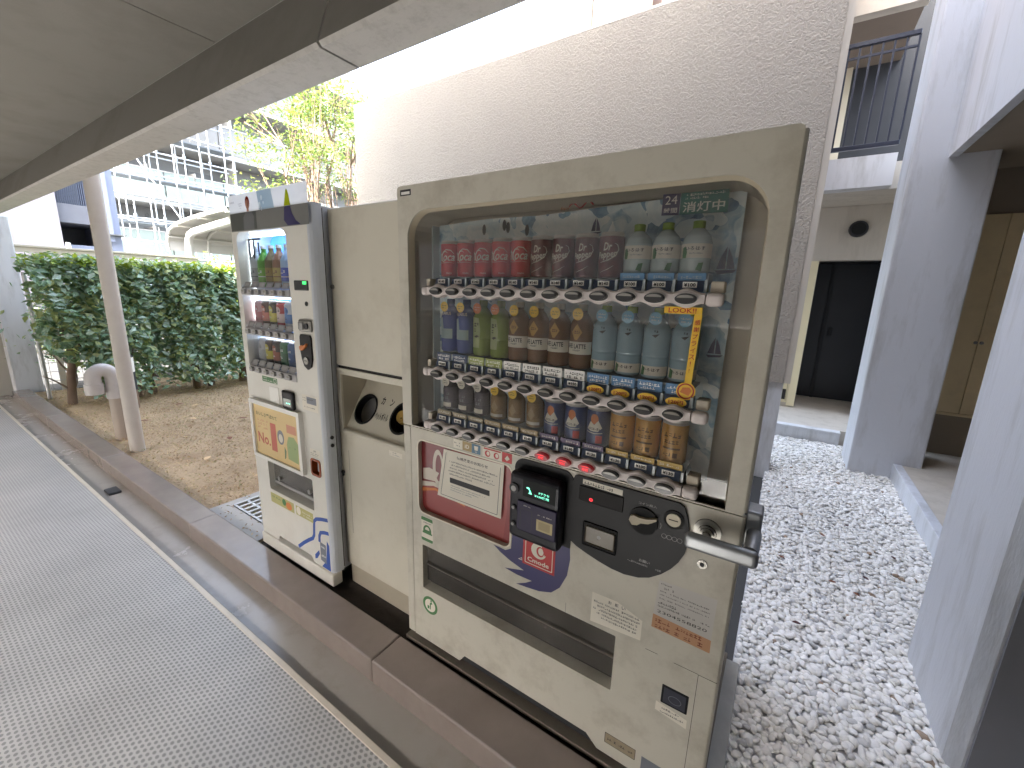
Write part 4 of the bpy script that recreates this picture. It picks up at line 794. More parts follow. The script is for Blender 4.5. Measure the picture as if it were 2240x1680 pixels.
b.add([(x, y, 1.83) for x, y in prof]+[(-.563, .055, 1.83)], [tuple(range(6))]); b.build('door_edge', dr)
for z_ in (.775, .735):
    b = MB(M_DGREY); b.cyl((-.537, .034, z_), (-.532, .034, z_), .009, n=14); b.build('edge_bolt', dr)
b = MB(M_BLACKM); b.box(-1.1, -.68, .03, .054, .04, .09); b.build('notch_back', dr)
b = MB(M_B); b.rbox(-1.245, -.545, -.006, .05, -.028, .042, .006); b.use(M_DGREY); b.rbox(-1.15, -.62, .01, .60, -.055, -.029, .004); b.build('base_skirt', v2)
for x in (-1.17, -.6):
    b = MB(M_DGREY); b.cyl((x, .05, -.062), (x, .05, -.028), .022, n=12); b.build('foot', v2)
# lit display case
M_LED = mat('led_strip', (1, 1, 1), .4, var=0, emit=1.7, ecol=(.86, .95, 1))
M_BACKLIT = mat('backlit_panel', S(64, 132, 224), .5, var=.45, scale=9, emit=.12)
b = MB(M_BK); lw = wn; n_ = len(lw); b.add([(x, .055, z) for x, z in lw]+[(x, .17, z) for x, z in lw], [(i, (i+1) % n_, n_+(i+1) % n_, n_+i) for i in range(n_)]); b.build('display_case', v2)
b = MB(M_BACKLIT); b.rect(-1.2, -.725, 1.01, 1.745, .168); b.use(mat('sign_grey', S(120, 150, 170), .5)); b.text('ITO EN', -.905, 1.700, .036, .166, .15, bold=.01); b.use(M_RED); b.poly([(-.795, 1.672), (-.786, 1.69), (-.795, 1.712), (-.804, 1.69)], .1665); b.use(M_BLUE); b.poly([(-.90, 1.645), (-.74, 1.655), (-.745, 1.672), (-.82, 1.662), (-.9, 1.664)], .1668); b.build('backlit_panel', v2)
b = MB(M_LED); b.box(-1.185, -.74, .075, .085, 1.722, 1.728); b.box(-1.186, -1.182, .06, .07, 1.30, 1.71); b.box(-1.185, -.74, .10, .106, 1.412, 1.418); b.box(-1.185, -.74, .10, .106, 1.215, 1.221); b.build('led_strip', v2)
b = MB(M_DGREY); b.box(-1.183, -1.178, .05, .06, 1.47, 1.71); b.box(-1.137, -1.131, .05, .056, 1.47, 1.705); b.box(-1.088, -1.083, .05, .056, 1.47, 1.69); b.box(-1.183, -1.075, .05, .06, 1.703, 1.711); b.build('inner_bars', v2)
b = MB(glass_mat('display_glass_small', (.96, .97, .98), .02, .8)); b.plate([rrect(-1.188, -.737, 1.024, 1.733, .044, 6, (0, 0, 1, 1))], .03, .031, False); b.build('glass_pane', v2)
M_SHELF = mat('shelf_grey', S(168, 166, 166), .4, var=.06)
SBX = [-1.150+i*.0722 for i in range(6)]
bt = MB(M_GREY); bt.prism(rrect(-.0155, .0155, -.012, .012, .007, 4), -.012, .004); bt.use(M_BTNTOP); bt.poly(rrect(-.011, .011, -.001, .009, .004, 3), -.0125)
tmp = bt.build('tmp', local=True); SB = tmp.data; bpy.data.objects.remove(tmp)
for z in (1.4455, 1.2425, 1.0415):
    r_ = MB(M_SHELF); r_.rbox(-1.192, -.737, -.004, .03, z-.019, z+.017, .005); r_ = r_.build('button_rail', v2)
    b = MB(M_SHELF); b.box(-1.188, -.738, .032, .15, z+.018, z+.024); b.build('shelf', r_)
    for x in SBX:
        o = link('button', SB, r_); o.location = (x, -.004, z-.001)
        t = MB(M_GREY); t.add([(x-.031, .004, z+.018), (x+.031, .004, z+.018), (x+.031, .018, z+.048), (x-.031, .018, z+.048)], [(0, 1, 2, 3)]); t.use(M_SHELF); t.add([(x-.018, .007, z+.026), (x+.018, .007, z+.026), (x+.018, .0142, z+.042), (x-.018, .0142, z+.042)], [(0, 1, 2, 3)]); t.build('price_plate', r_)
# poster sheet on top: upper half lit through, lower half coloured dark as unlit
def sheet_mat(name, col):
    m = bpy.data.materials.new(name); m.use_nodes = True; n = m.node_tree.nodes; l = m.node_tree.links; n.remove(n['Principled BSDF'])
    d = n.new('ShaderNodeBsdfDiffuse'); t = n.new('ShaderNodeBsdfTranslucent'); x = n.new('ShaderNodeMixShader'); x.inputs[0].default_value = .62
    tc = n.new('ShaderNodeTexCoord'); ns = n.new('ShaderNodeTexNoise'); ns.inputs['Scale'].default_value = 5; l.new(tc.outputs['Object'], ns.inputs['Vector'])
    mm = n.new('ShaderNodeMix'); mm.data_type = 'RGBA'; mm.inputs[6].default_value = (*[c*.9 for c in col], 1); mm.inputs[7].default_value = (*col, 1); l.new(ns.outputs[0], mm.inputs[0])
    l.new(mm.outputs[2], d.inputs[0]); l.new(mm.outputs[2], t.inputs[0]); l.new(d.outputs[0], x.inputs[1]); l.new(t.outputs[0], x.inputs[2]); l.new(x.outputs[0], n['Material Output'].inputs[0]); return m
ts = MB(sheet_mat('sheet_white', S(220, 222, 222))); ts.rect(-1.222, -.537, 1.8235, 1.908, -.004); ts.use(mat('sheet_unlit_half', S(112, 112, 110), .4, var=.1)); ts.rect(-1.222, -.537, 1.738, 1.8233, -.004); ts = ts.build('poster_sheet', v2)  # lower half darkened by colour where no light comes through
b = MB(sheet_mat('sheet_blue', S(180, 200, 214))); b.poly([(-.93, 1.824), (-.80, 1.824), (-.82, 1.906), (-.945, 1.906)], -.0046); b.use(mat('sheet_darker', S(66, 70, 66), .4)); b.rect(-1.215, -.965, 1.742, 1.822, -.0046)
b.use(mat('shirt_grey', S(100, 102, 104), .5)); b.poly([(-1.09, 1.742), (-.99, 1.742), (-.985, 1.80), (-1.005, 1.822), (-1.06, 1.822), (-1.085, 1.80)], -.0052)
b.use(sheet_mat('hair_print', S(128, 60, 48))); b.poly(ell(-1.037, 1.864, .021, .029, 18), -.0052); b.use(sheet_mat('skin_print', S(222, 176, 156))); b.poly(ell(-1.037, 1.857, .0145, .022, 16), -.0056); b.poly([(-1.048, 1.824), (-1.026, 1.824), (-1.03, 1.845), (-1.044, 1.845)], -.0054)
b.use(sheet_mat('lime_print', S(176, 184, 40))); b.poly([(-.72, 1.824), (-.668, 1.824), (-.676, 1.865), (-.684, 1.885), (-.692, 1.894), (-.70, 1.885), (-.708, 1.86)], -.0052); b.use(M_NAVY); b.poly([(-.728, 1.765), (-.70, 1.742), (-.60, 1.742), (-.635, 1.76), (-.66, 1.79), (-.672, 1.822), (-.718, 1.822)], -.0052)
b.use(sheet_mat('splash_print', S(236, 244, 248)))
for cx, cz, k in ((-.905, 1.875, .012), (-.925, 1.845, .014), (-.91, 1.828, .009), (-.89, 1.852, .008)): b.poly(ell(cx, cz, k*.8, k, 8), -.0052)
b.use(M_GREYP); b.text('新発売', -1.187, 1.874, .010, -.0056, .045); b.scrib(-1.125, -1.09, 1.865, .006, -.0056, .8, 1); b.scrib(-1.125, -1.09, 1.855, .006, -.0056, .8, 2); b.scrib(-1.125, -1.095, 1.845, .006, -.0056, .8, 3); b.build('poster_print', ts)
# controls column
b = MB(M_DGREY); b.rbox(-.694, -.583, -.004, .004, 1.461, 1.505, .004); b.use(mat('green_lamp', S(80, 255, 110), .4, var=0, emit=.12, ecol=(.05, 1, .2))); b.rect(-.622, -.592, 1.488, 1.501, -.0046); b.build('amount_display', dr)
b = MB(M_DGREY); b.cyl((-.606, 0, 1.403), (-.606, -.004, 1.403), .010, n=14); b.build('key_hole', dr)
lk = MB(M_CHROME); lk.rbox(-.672, -.572, -.012, 0, 1.277, 1.330, .008, 3); lk.use(M_GREY); lk.rbox(-.664, -.628, -.016, -.011, 1.286, 1.320, .005); lk.use(M_DGREY); lk.cyl((-.603, -.012, 1.303), (-.603, -.017, 1.303), .014, n=18); lk.build('lock', dr)
cp2 = MB(M_BLACK); cp2.prism([(-.668, 1.262), (-.595, 1.262), (-.586, 1.25), (-.586, 1.15), (-.598, 1.115), (-.625, 1.10), (-.652, 1.115), (-.668, 1.15), (-.674, 1.18), (-.674, 1.25)], -.008, 0); cp2 = cp2.build('coin_panel', dr)
b = MB(M_ORANGE); b.prism([(-.666, 1.206), (-.652, 1.214), (-.632, 1.212), (-.612, 1.224), (-.614, 1.213), (-.635, 1.197), (-.652, 1.188), (-.664, 1.192)], -.018, -.008); b.build('return_lever', cp2)
b = MB(M_CHROME); b.cyl((-.630, -.008, 1.142), (-.630, -.012, 1.142), .0175, n=20); b.use(M_BLACKM); b.rect(-.641, -.619, 1.1405, 1.1435, -.0126); b.build('coin_slot', cp2)
b = MB(M_GREEN); b.rect(-1.068, -.921, .985, 1.014, -.0006); b.use(M_PAPER); b.scrib(-1.058, -.965, .994, .007, -.001, .9); b.scrib(-1.058, -1.02, 1.007, .005, -.001, .9); b.plate([rrect(-.955, -.93, .988, 1.011, .002, 1), rrect(-.952, -.933, .991, 1.008, .002, 1)], -.001, -.0008, False); b.build('green_label', dr)
b = MB(M_WHITE); b.rbox(-1.005, -.915, -.003, .001, .884, .968, .002); b.build('blank_cover', dr)
b = MB(M_BLACK); b.rbox(-.866, -.764, -.016, 0, .876, .968, .008, 3); b.use(mat('reader_glass', S(90, 104, 90), .15)); b.rect(-.85, -.781, .892, .93, -.0165); b.use(M_DGREY); b.rect(-.85, -.781, .935, .958, -.0165); b.use(M_GRNLED)
for i in range(3): b.poly([(-.826+i*.014, .905), (-.818+i*.014, .905), (-.814+i*.014, .911), (-.822+i*.014, .911)], -.017)
b.build('card_reader', dr)
b = MB(M_PAPER); b.rect(-.706, -.577, .895, .971, -.0006); b.use(M_GREYP); b.rect(-.667, -.588, .93, .964, -.001); b.use(M_INK); b.scrib(-.66, -.615, .952, .008, -.0014, .95); b.use(M_DGREY); b.scrib(-.70, -.675, .955, .006, -.001, .9); b.scrib(-.70, -.675, .943, .006, -.001, .9); b.scrib(-.695, -.60, .912, .006, -.001, .85); b.build('notice_label', dr)
# poster frame with No.1
fr2 = MB(M_WHITE); fr2.plate([rrect(-1.197, -.714, .545, .875, .006, 2), rrect(-1.172, -.738, .565, .852, .002, 1)], -.022, .0); fr2 = fr2.build('poster_frame', dr)
M_PO2 = mat('beige_poster', S(222, 194, 136), .5, var=.06)
b = MB(M_PO2); b.rect(-1.172, -.738, .565, .852, -.012); b = b.build('tea_poster', fr2)
g = MB(mat('poster_red', S(192, 96, 74), .5)); g.text('No.', -1.085, .663, .062, -.0125, .125, bold=.025); g.text('1', -.985, .690, .155, -.0125, .055, bold=.05); g.use(mat('poster_olive', S(120, 106, 62), .5)); g.text('おいしさ選ばれて', -1.045, .800, .022, -.0125, .21, bold=.02); g.use(mat('poster_pink', S(206, 142, 112), .5)); g.rect(-.852, -.765, .745, .79, -.0125); g.scrib(-1.14, -1.03, .765, .014, -.0125, .9, 1); g.scrib(-1.14, -1.03, .745, .014, -.0125, .9, 2); g.scrib(-1.14, -1.04, .725, .014, -.0125, .9, 3)
g.use(M_GREYP); g.plate([ell(-.915, .705, .032, .04), ell(-.915, .70, .02, .024)], -.0125, -.012, False); g.use(M_PAPER); g.poly(ell(-.915, .70, .019, .023), -.0124); g.use(mat('poster_green', S(150, 168, 112), .5)); g.poly([(-.855, .60), (-.762, .592), (-.755, .7), (-.79, .73), (-.84, .725), (-.86, .68)], -.0125); g.use(mat('poster_dgreen', S(96, 120, 84), .5)); g.poly([(-.885, .66), (-.87, .64), (-.878, .6), (-.892, .59), (-.888, .62)], -.0126); g.scrib(-.845, -.78, .67, .012, -.013, .5); g.build('poster_print', b)
# delivery bay, coin return
b = MB(mat('bay_grey', S(120, 116, 110), .4, var=.1)); b.box(-1.11, -.668, .10, .11, .35, .54); b.box(-1.11, -1.103, .055, .10, .35, .54); b.box(-.674, -.668, .055, .10, .35, .54); b.box(-1.11, -.668, .055, .10, .35, .3575); b.build('delivery_bay', dr)
b = MB(glass_mat('flap_smoke', (.55, .54, .52), .15, .7, .1)); b.box(-1.099, -.678, .03, .034, .40, .528); b.build('delivery_flap', dr)
b = MB(M_GREY); b.rbox(-1.099, -.678, .026, .05, .385, .402, .003); b.use(M_CHROME); b.cyl((-1.036, .03, .428), (-1.036, .018, .428), .013, n=14); b.cyl((-.746, .03, .434), (-.746, .018, .434), .013, n=14); b.build('flap_studs', dr)
b = MB(mat('amber_cup', S(150, 74, 34), .25, var=.1)); b.plate([rrect(-.672, -.590, .561, .652, .016, 4), rrect(-.662, -.600, .573, .642, .012, 4)], -.004, .03); b.rect(-.67, -.592, .563, .65, .03); b.use(M_GREY); b.rbox(-.64, -.603, .012, .02, .58, .635, .004); b.build('coin_return', dr)
b = MB(M_PAPER); b.rect(-.673, -.59, .663, .702, -.0006); b.use(M_DGREY); b.text('返却', -.632, .692, .009, -.001, bold=.01); b.scrib(-.668, -.6, .679, .005, -.001, .8); b.scrib(-.668, -.61, .67, .004, -.001, .8, 2); b.build('return_label', dr)
b = MB(mat('olive_sticker', S(176, 170, 110), .5, var=.1)); b.rect(-1.103, -.868, .279, .338, -.0006); b.rect(-.85, -.692, .282, .336, -.0006); b.use(M_ORANGE); b.poly(ell(-.92, .305, .03, .022, 14), -.001); b.use(M_GREEN); b.poly(ell(-.965, .315, .02, .02, 12), -.001); b.scrib(-1.09, -1.0, .318, .012, -.001, .9); b.use(M_PAPER); b.poly(ell(-.825, .31, .02, .024, 14), -.001); b.scrib(-.79, -.70, .315, .01, -.001, .9); b.scrib(-.79, -.70, .297, .008, -.001, .8, 2); b.build('fruit_stickers', dr)
b = MB(M_BLUE)
def band(pts, wd): strip_poly(b, pts, [wd]*len(pts), -.0006)
band([(-.564, .342), (-.62, .330), (-.665, .316), (-.685, .298), (-.69, .26), (-.695, .215), (-.71, .19), (-.75, .165), (-.80, .13), (-.855, .086)], .02)
b.xf = None
strip_poly(b, [(-.564, .268), (-.60, .262), (-.635, .25), (-.648, .225), (-.65, .19)], [.02]*5, -.0006); b.poly([(-.70, .075), (-.68, .085), (-.655, .12), (-.66, .14), (-.70, .10)], -.0006); b.poly([(-.643, .052), (-.5665, .052), (-.5665, .20), (-.585, .22), (-.60, .10)], -.0006)
b.use(M_GREYP); b.poly([(-.648, .09), (-.60, .08), (-.596, .19), (-.646, .195)], -.001); b.use(M_WPLAS); b.scrib(-.64, -.603, .17, .012, -.0014, .9); b.scrib(-.64, -.603, .12, .012, -.0014, .9, 2); b.build('blue_ribbon_print', dr)
# drinks in the small machine
def simple(kind, loc, cols, label, group):
    t = thing('drink_bottle' if kind in ('tall', 'pouch') else 'drink_can', loc, label, 'bottle' if kind in ('tall', 'pouch') else 'can', group)
    ms = [mat('print', c, .35, var=.12, scale=20) for c in cols]; b = MB()
    if kind == 'tall':
        b.lathe([(.0005, 0), (.032, .002), (.034, .01), (.034, .10), (.033, .13), (.02, .16), (.012, .175), (.012, .19)], n=20, zones=[ms[0]]*7); b.build('bottle_body', t, local=True)
        c = MB(M_WPLAS); c.lathe([(.0135, .19), (.0135, .205), (.0005, .206)], n=14); c.build('cap', t, local=True)
        g = MB(ms[1]); g.lathe([(.0344, .03), (.0344, .095)], n=20); g.cut = .006; g.xf = wrap(0, 0, .0349); g.use(ms[-1]); g.scrib(-.02, .02, .075, .018, 0, .95, 2); g.rect(-.04, .04, .05, .054, 0); g.build('bottle_label', t, local=True)
    else:
        h = .135; b.lathe([(.027, 0), (.032, .005), (.033, .012), (.033, h-.014), (.026, h-.006), (.026, h), (.0005, h-.003)], n=20, zones=[M_ALU, ms[0], ms[0], ms[0], M_ALU, M_ALU]); b.build('can_body', t, local=True)
        g = MB(ms[1]); g.cut = .006; g.xf = wrap(0, 0, .0336); g.rect(-.045, .045, .03, .075, 0); g.poly(ell(0, .09, .018, .02, 14), -.0003); g.use(ms[-1]); g.scrib(-.018, .018, .09, .012, -.0006, .95, 3); g.scrib(-.018, .018, .055, .012, -.0006, .9, 5); g.build('can_print', t, local=True)
W_ = S(226, 230, 232)
top = [((S(206, 216, 222), S(170, 180, 186), S(90, 100, 110)), 'pale clear bottle'), ((S(90, 170, 50), S(120, 190, 70), W_), 'bright green tea bottle'), ((S(110, 100, 60), S(150, 130, 60), S(90, 60, 40)), 'olive brown tea bottle'), ((S(150, 108, 80), S(190, 170, 90), S(120, 60, 50)), 'amber drink bottle'), ((S(170, 204, 240), S(44, 86, 206), W_), 'white and blue bottle'), ((S(150, 196, 240), S(38, 74, 196), W_), 'deep blue banded bottle')]
mid = [((S(216, 170, 180), S(206, 120, 130), W_), 'pink can'), ((S(90, 60, 54), S(196, 110, 100), W_), 'brown can'), ((S(60, 56, 50), S(210, 200, 80), W_), 'black and yellow can'), ((S(196, 60, 66), S(226, 200, 196), S(40, 40, 40)), 'red can'), ((S(206, 216, 226), S(70, 130, 200), S(40, 60, 110)), 'silver blue can'), ((S(200, 212, 226), S(60, 110, 190), S(40, 60, 110)), 'pale blue can')]
low = [((S(196, 200, 204), S(170, 176, 180), S(120, 120, 120)), 'grey can'), ((S(60, 40, 34), S(200, 190, 60), W_), 'dark can with yellow band'), ((S(56, 48, 46), S(150, 80, 60), W_), 'black can'), ((S(60, 120, 80), S(50, 100, 70), W_), 'green can'), ((S(70, 104, 150), S(60, 92, 140), W_), 'blue can'), ((S(216, 216, 212), S(226, 196, 60), S(100, 90, 100)), 'white can with yellow top')]
for rw, z, nm, kd in ((top, 1.4697, 'top', 'tall'), (mid, 1.2667, 'middle', 'can'), (low, 1.0657, 'bottom', 'can')):
    for (c, d), x in zip(rw, SBX): simple(kd, (x, .072, z), c, f'{d} on the {nm} shelf of the small lit machine', f'drinks on the {nm} shelf of the small machine')

# ================================================================== RECYCLING BIN between the machines
M_BIN = mat('bin_enamel', S(206, 200, 184), .45, var=.05, dirt=S(160, 146, 122), dscale=5, damt=.25)
rb = thing('recycling_bin', (-.28, .3, -.06), 'tall ivory recycling bin cabinet with round holes between the machines', 'bin')
F_ = .096
b = MB(M_BIN); b.rbox(-.562, -.028, F_, .55, 1.118, 1.818, .008); b.build('upper_cabinet', rb)
b = MB(M_RUBBER); b.box(-.554, -.036, F_+.008, .54, 1.106, 1.118); b.build('gap', rb)
b = MB(M_CHROME); b.cyl((-.545, F_, 1.481), (-.545, F_-.008, 1.481), .010, n=14); b.build('lock', rb)
lw_ = MB(M_BIN); lw_.plate([[(-.562, .06), (-.028, .06), (-.028, 1.106), (-.562, 1.106)], [(-.531, .792), (-.531, 1.078), (-.056, 1.078), (-.056, .792)]], F_, F_+.01); lw_.box(-.562, -.554, F_+.01, .54, .06, 1.106); lw_.box(-.036, -.028, F_+.01, .54, .06, 1.106); lw_.box(-.554, -.036, F_+.01, .54, 1.098, 1.1055); lw_ = lw_.build('lower_cabinet', rb)
b = MB(mat('bin_base', S(170, 160, 142), .5, var=.1)); b.rbox(-.552, -.038, F_+.012, .54, -.06, .058, .004); b.build('bin_base', rb)
# hopper: sloping panel with two holes, side cheeks
hs = lambda u_, v_: (-.530+u_*.473, F_+.012+v_*.165, .800+v_*.275)     # u across, v up the slope
hp = MB(M_BIN)
h1 = [(.173+.155*math.cos(t), .375+.245*math.sin(t)) for t in [2*PI*i/28 for i in range(28)]]; h2 = [(.705+.155*math.cos(t), .375+.245*math.sin(t)) for t in [2*PI*i/28 for i in range(28)]]
loops = [[(0, 0), (1, 0), (1, 1), (0, 1)], h1[::-1], h2[::-1]]; flat = [q for lp in loops for q in lp]; tr_ = tessellate_polygon([[Vector((a, c, 0)) for a, c in lp] for lp in loops])
hp.add([hs(*q) for q in flat], [tuple(t) for t in tr_]); hp = hp.build('hopper_panel', lw_)
b = MB(mat('cheek', S(176, 168, 150), .5, var=.08)); b.add([(-.5305, F_+.01, .795), (-.5305, F_+.01, 1.078), (-.5305, F_+.18, 1.078)], [(0, 1, 2)]); b.add([(-.0565, F_+.01, .795), (-.0565, F_+.01, 1.078), (-.0565, F_+.18, 1.078)], [(0, 1, 2)]); b.add([(-.5305, F_+.01, 1.0775), (-.0565, F_+.01, 1.0775), (-.0565, F_+.18, 1.0775), (-.5305, F_+.18, 1.0775)], [(0, 1, 2, 3)]); b.build('hopper_cheeks', lw_)
b = MB(M_BIN); b.tube([(-.530, F_+.006, .797), (-.057, F_+.006, .797)], .012, 12); b.build('hopper_lip', lw_)
nrm = Vector((0, -.275, .165)).normalized()
for i, hh in enumerate((h1, h2)):
    rg = MB(M_BLACK); ring_o = [Vector(hs(*q))+nrm*.003 for q in hh]; c0 = sum(ring_o, Vector())/28; ring_i = [c0+(q-c0)*.88 for q in ring_o]; ring_b = [q-nrm*.035 for q in ring_i]; bk = [q-nrm*.004 for q in ring_o]
    rg.add(ring_o+ring_i, [(k, (k+1) % 28, 28+(k+1) % 28, 28+k) for k in range(28)]); rg.add(ring_i+ring_b, [(k, (k+1) % 28, 28+(k+1) % 28, 28+k) for k in range(28)], True); rg.add(ring_o+bk, [(k, (k+1) % 28, 28+(k+1) % 28, 28+k) for k in range(28)], True); rg.build('hole_ring', lw_)
b = MB(M_BLACKM); b.box(-.52, -.066, F_+.2, F_+.21, .6, 1.07); b.box(-.52, -.066, F_+.03, F_+.2, .6, .61); b.build('bin_inside', lw_)
g = MB(M_INK); old = lambda x, y, z: tuple(Vector(hs(x, z))+nrm*.0012)
g.xf = old; g.text('カ', .375, .56, .12, 0, .05, bold=.025); g.text('ン', .505, .56, .11, 0, .05, bold=.025); g.text('ペットボトル', .43, .32, .12, 0, .19, bold=.015); g.build('bin_lettering', lw_)
g = MB(M_PAPER); g.rect(-.205, -.12, .748, .772, F_-.0006); g.use(M_INK); g.scrib(-.18, -.15, .766, .007, F_-.001, .95); g.use(M_GREYP); g.scrib(-.2, -.125, .756, .005, F_-.001, .8); g.build('bin_label', lw_)
b = MB(M_DGREY); b.cyl((-.548, F_, .575), (-.548, F_-.010, .575), .009, n=14); b.rbox(-.553, -.543, F_-.012, F_, .556, .575, .002); b.build('lock', lw_)
b = MB(M_RUBBER); b.box(-.5005, -.4997, F_-.0006, F_+.002, .25, .70); b.build('door_seam', lw_)
# crushed beer can poking out of the right hole
cc = Vector(hs(.685, .40)); cn = thing('empty_can', cc-nrm*.03, 'empty gold can stuck in the right hole of the recycling bin', 'can')
mg = mat('gold_can', S(176, 146, 78), .3, .6, var=.1); q_ = nrm.to_track_quat('Z', 'Y')
def local_lathe(prof, m_, name):
    z_ = MB(m_); z_.xf = lambda x, y, z: tuple(q_@Vector((x, y, z))); z_.lathe(prof, n=24); return z_.build(name, cn, local=True)
local_lathe([(.033, -.06), (.033, .018), (.028, .028), (.028, .032), (.026, .031), (.0005, .027)], mg, 'can_body')
z_ = MB(M_BLACKM); z_.xf = lambda x, y, z: tuple(q_@Vector((x, y, z))); z_.add([(.010*math.cos(t)+.004, .008*math.sin(t)-.012, .0285) for t in [2*PI*i/14 for i in range(14)]], [tuple(range(14))]); z_.build('can_opening', cn, local=True)
z_ = MB(mg); z_.xf = lambda x, y, z: tuple(q_@Vector((x, y, z))); z_.rbox(-.008, .008, -.004, .02, .029, .031, .001); z_.build('pull_tab', cn, local=True)

# ================================================================== GARDEN
M_PVC = mat('grey_pvc', S(196, 190, 186), .45, var=.05, dirt=S(150, 130, 110), dscale=4, damt=.25)
M_POLE = mat('painted_pole', S(198, 190, 180), .5, var=.05, scale=3, dirt=S(150, 132, 112), dscale=3, damt=.25)
b = MB(M_POLE); b.cyl((-3.70, .092, -.12), (-3.70, .092, 3.4), .056, n=28); b.build('drain_pole', label='round beige pole rising from the soil beside the kerb', cat='pole')
vp = thing('vent_pipe', (-4.2, .12, -.1), 'grey plastic vent pipe with elbow behind the pole', 'pipe')
b = MB(mat('pvc_dull', S(170, 156, 142), .5, var=.08)); b.cyl((-4.2, .12, -.12), (-4.2, .12, .40), .058, n=24); b.build('riser', vp)
b = MB(M_PVC); b.cyl((-4.2, .12, .36), (-4.2, .12, .50), .068, n=24); b.build('collar', vp)
arc = [(-4.2, .12-.072*(1-math.cos(t)), .56+.085*math.sin(t)) for t in [PI*i/14 for i in range(15)]]
b = MB(M_PVC); b.tube([(-4.2, .12, .48)]+arc+[(-4.2, -.024, .5)], .061, 20); b.build('elbow', vp)
b = MB(M_PVC); b.cyl((-4.2, -.024, .52), (-4.2, -.024, .42), .069, n=24); b.build('outlet_collar', vp)
bl = thing('bollard', (-5.42, .53, -.1), 'short black bollard with white band and cap behind the pole', 'bollard')
b = MB(M_DGREY); b.cyl((-5.42, .53, .18), (-5.42, .53, .40), .074, n=24); b.build('shaft', bl)
b = MB(mat('rusty_base', S(120, 96, 76), .7, var=.2)); b.cyl((-5.42, .53, -.1), (-5.42, .53, .179), .07, n=24); b.build('base', bl)
b = MB(M_WPLAS); b.cyl((-5.42, .53, .401), (-5.42, .53, .58), .075, n=24); b.build('lamp_band', bl)
b = MB(M_DGREY); b.cyl((-5.42, .53, .581), (-5.42, .53, .60), .08, .075, n=24); b.build('cap', bl)
dg = thing('drain_grate', (-1.66, .28, -.06), 'galvanised drain grate set in concrete beside the small machine', 'drain')
b = MB(M_CONC); b.plate([rrect(-1.95, -1.30, -.05, .50, .01, 2), rrect(-1.88, -1.37, .10, .46, .01, 2)], 0, 0, False)
b.v = [(x, z, -.043) for x, y, z in b.v]; b.build('concrete_surround', dg)
b = MB(M_BLACKM); b.box(-1.88, -1.37, .10, .46, -.10, -.075); b.build('pit', dg)
gm = mat('galvanised', S(190, 190, 188), .4, .5, var=.1)
for i in range(9): MB(gm).box(-1.875+i*.06, -1.855+i*.06, .105, .455, -.06, -.036).build('grate_bar', dg)
for j in range(5): MB(gm).box(-1.875, -1.375, .105+j*.083, .12+j*.083, -.062, -.038).build('cross_bar', dg)

# hedge
LV = [mat('leaf_deep', S(140, 170, 146), .27, var=.2, scale=3, spec=.9, trans=S(96, 130, 40)), mat('leaf_mid', S(160, 188, 162), .25, var=.2, scale=3, spec=.9, trans=S(120, 150, 50)), mat('leaf_blue', S(184, 206, 188), .24, var=.2, scale=3, spec=.9, trans=S(110, 140, 60)), mat('leaf_olive', S(172, 184, 132), .3, var=.2, scale=3, spec=.9, trans=S(150, 160, 50))]
LY = [mat('leaf_lime', S(140, 170, 60), .4, var=.2, trans=S(190, 200, 60)), LV[3], LV[1]]
M_BARK = mat('grey_bark', S(128, 108, 92), .9, var=.25, scale=12, bump=.6, bscale=40, bdist=.01)
def limb(mb, p0, p1, r0, r1, wob=.04, n=6, seg=7):
    p0 = np.array(p0, float); p1 = np.array(p1, float); pts = []; off = RNG.normal(0, wob, (n+1, 3)); off[0] = 0
    for i in range(n+1): pts.append(tuple(p0+(p1-p0)*i/n+off[i]*np.array([1, 1, .3])*(i/n)**.5))
    mb.tube(pts, [r0+(r1-r0)*i/n for i in range(n+1)], seg); return pts
HY = [.22, .62, 1.05, 1.42, 1.76, 2.12, 2.5, 2.95, 3.4, 3.9, 4.4]
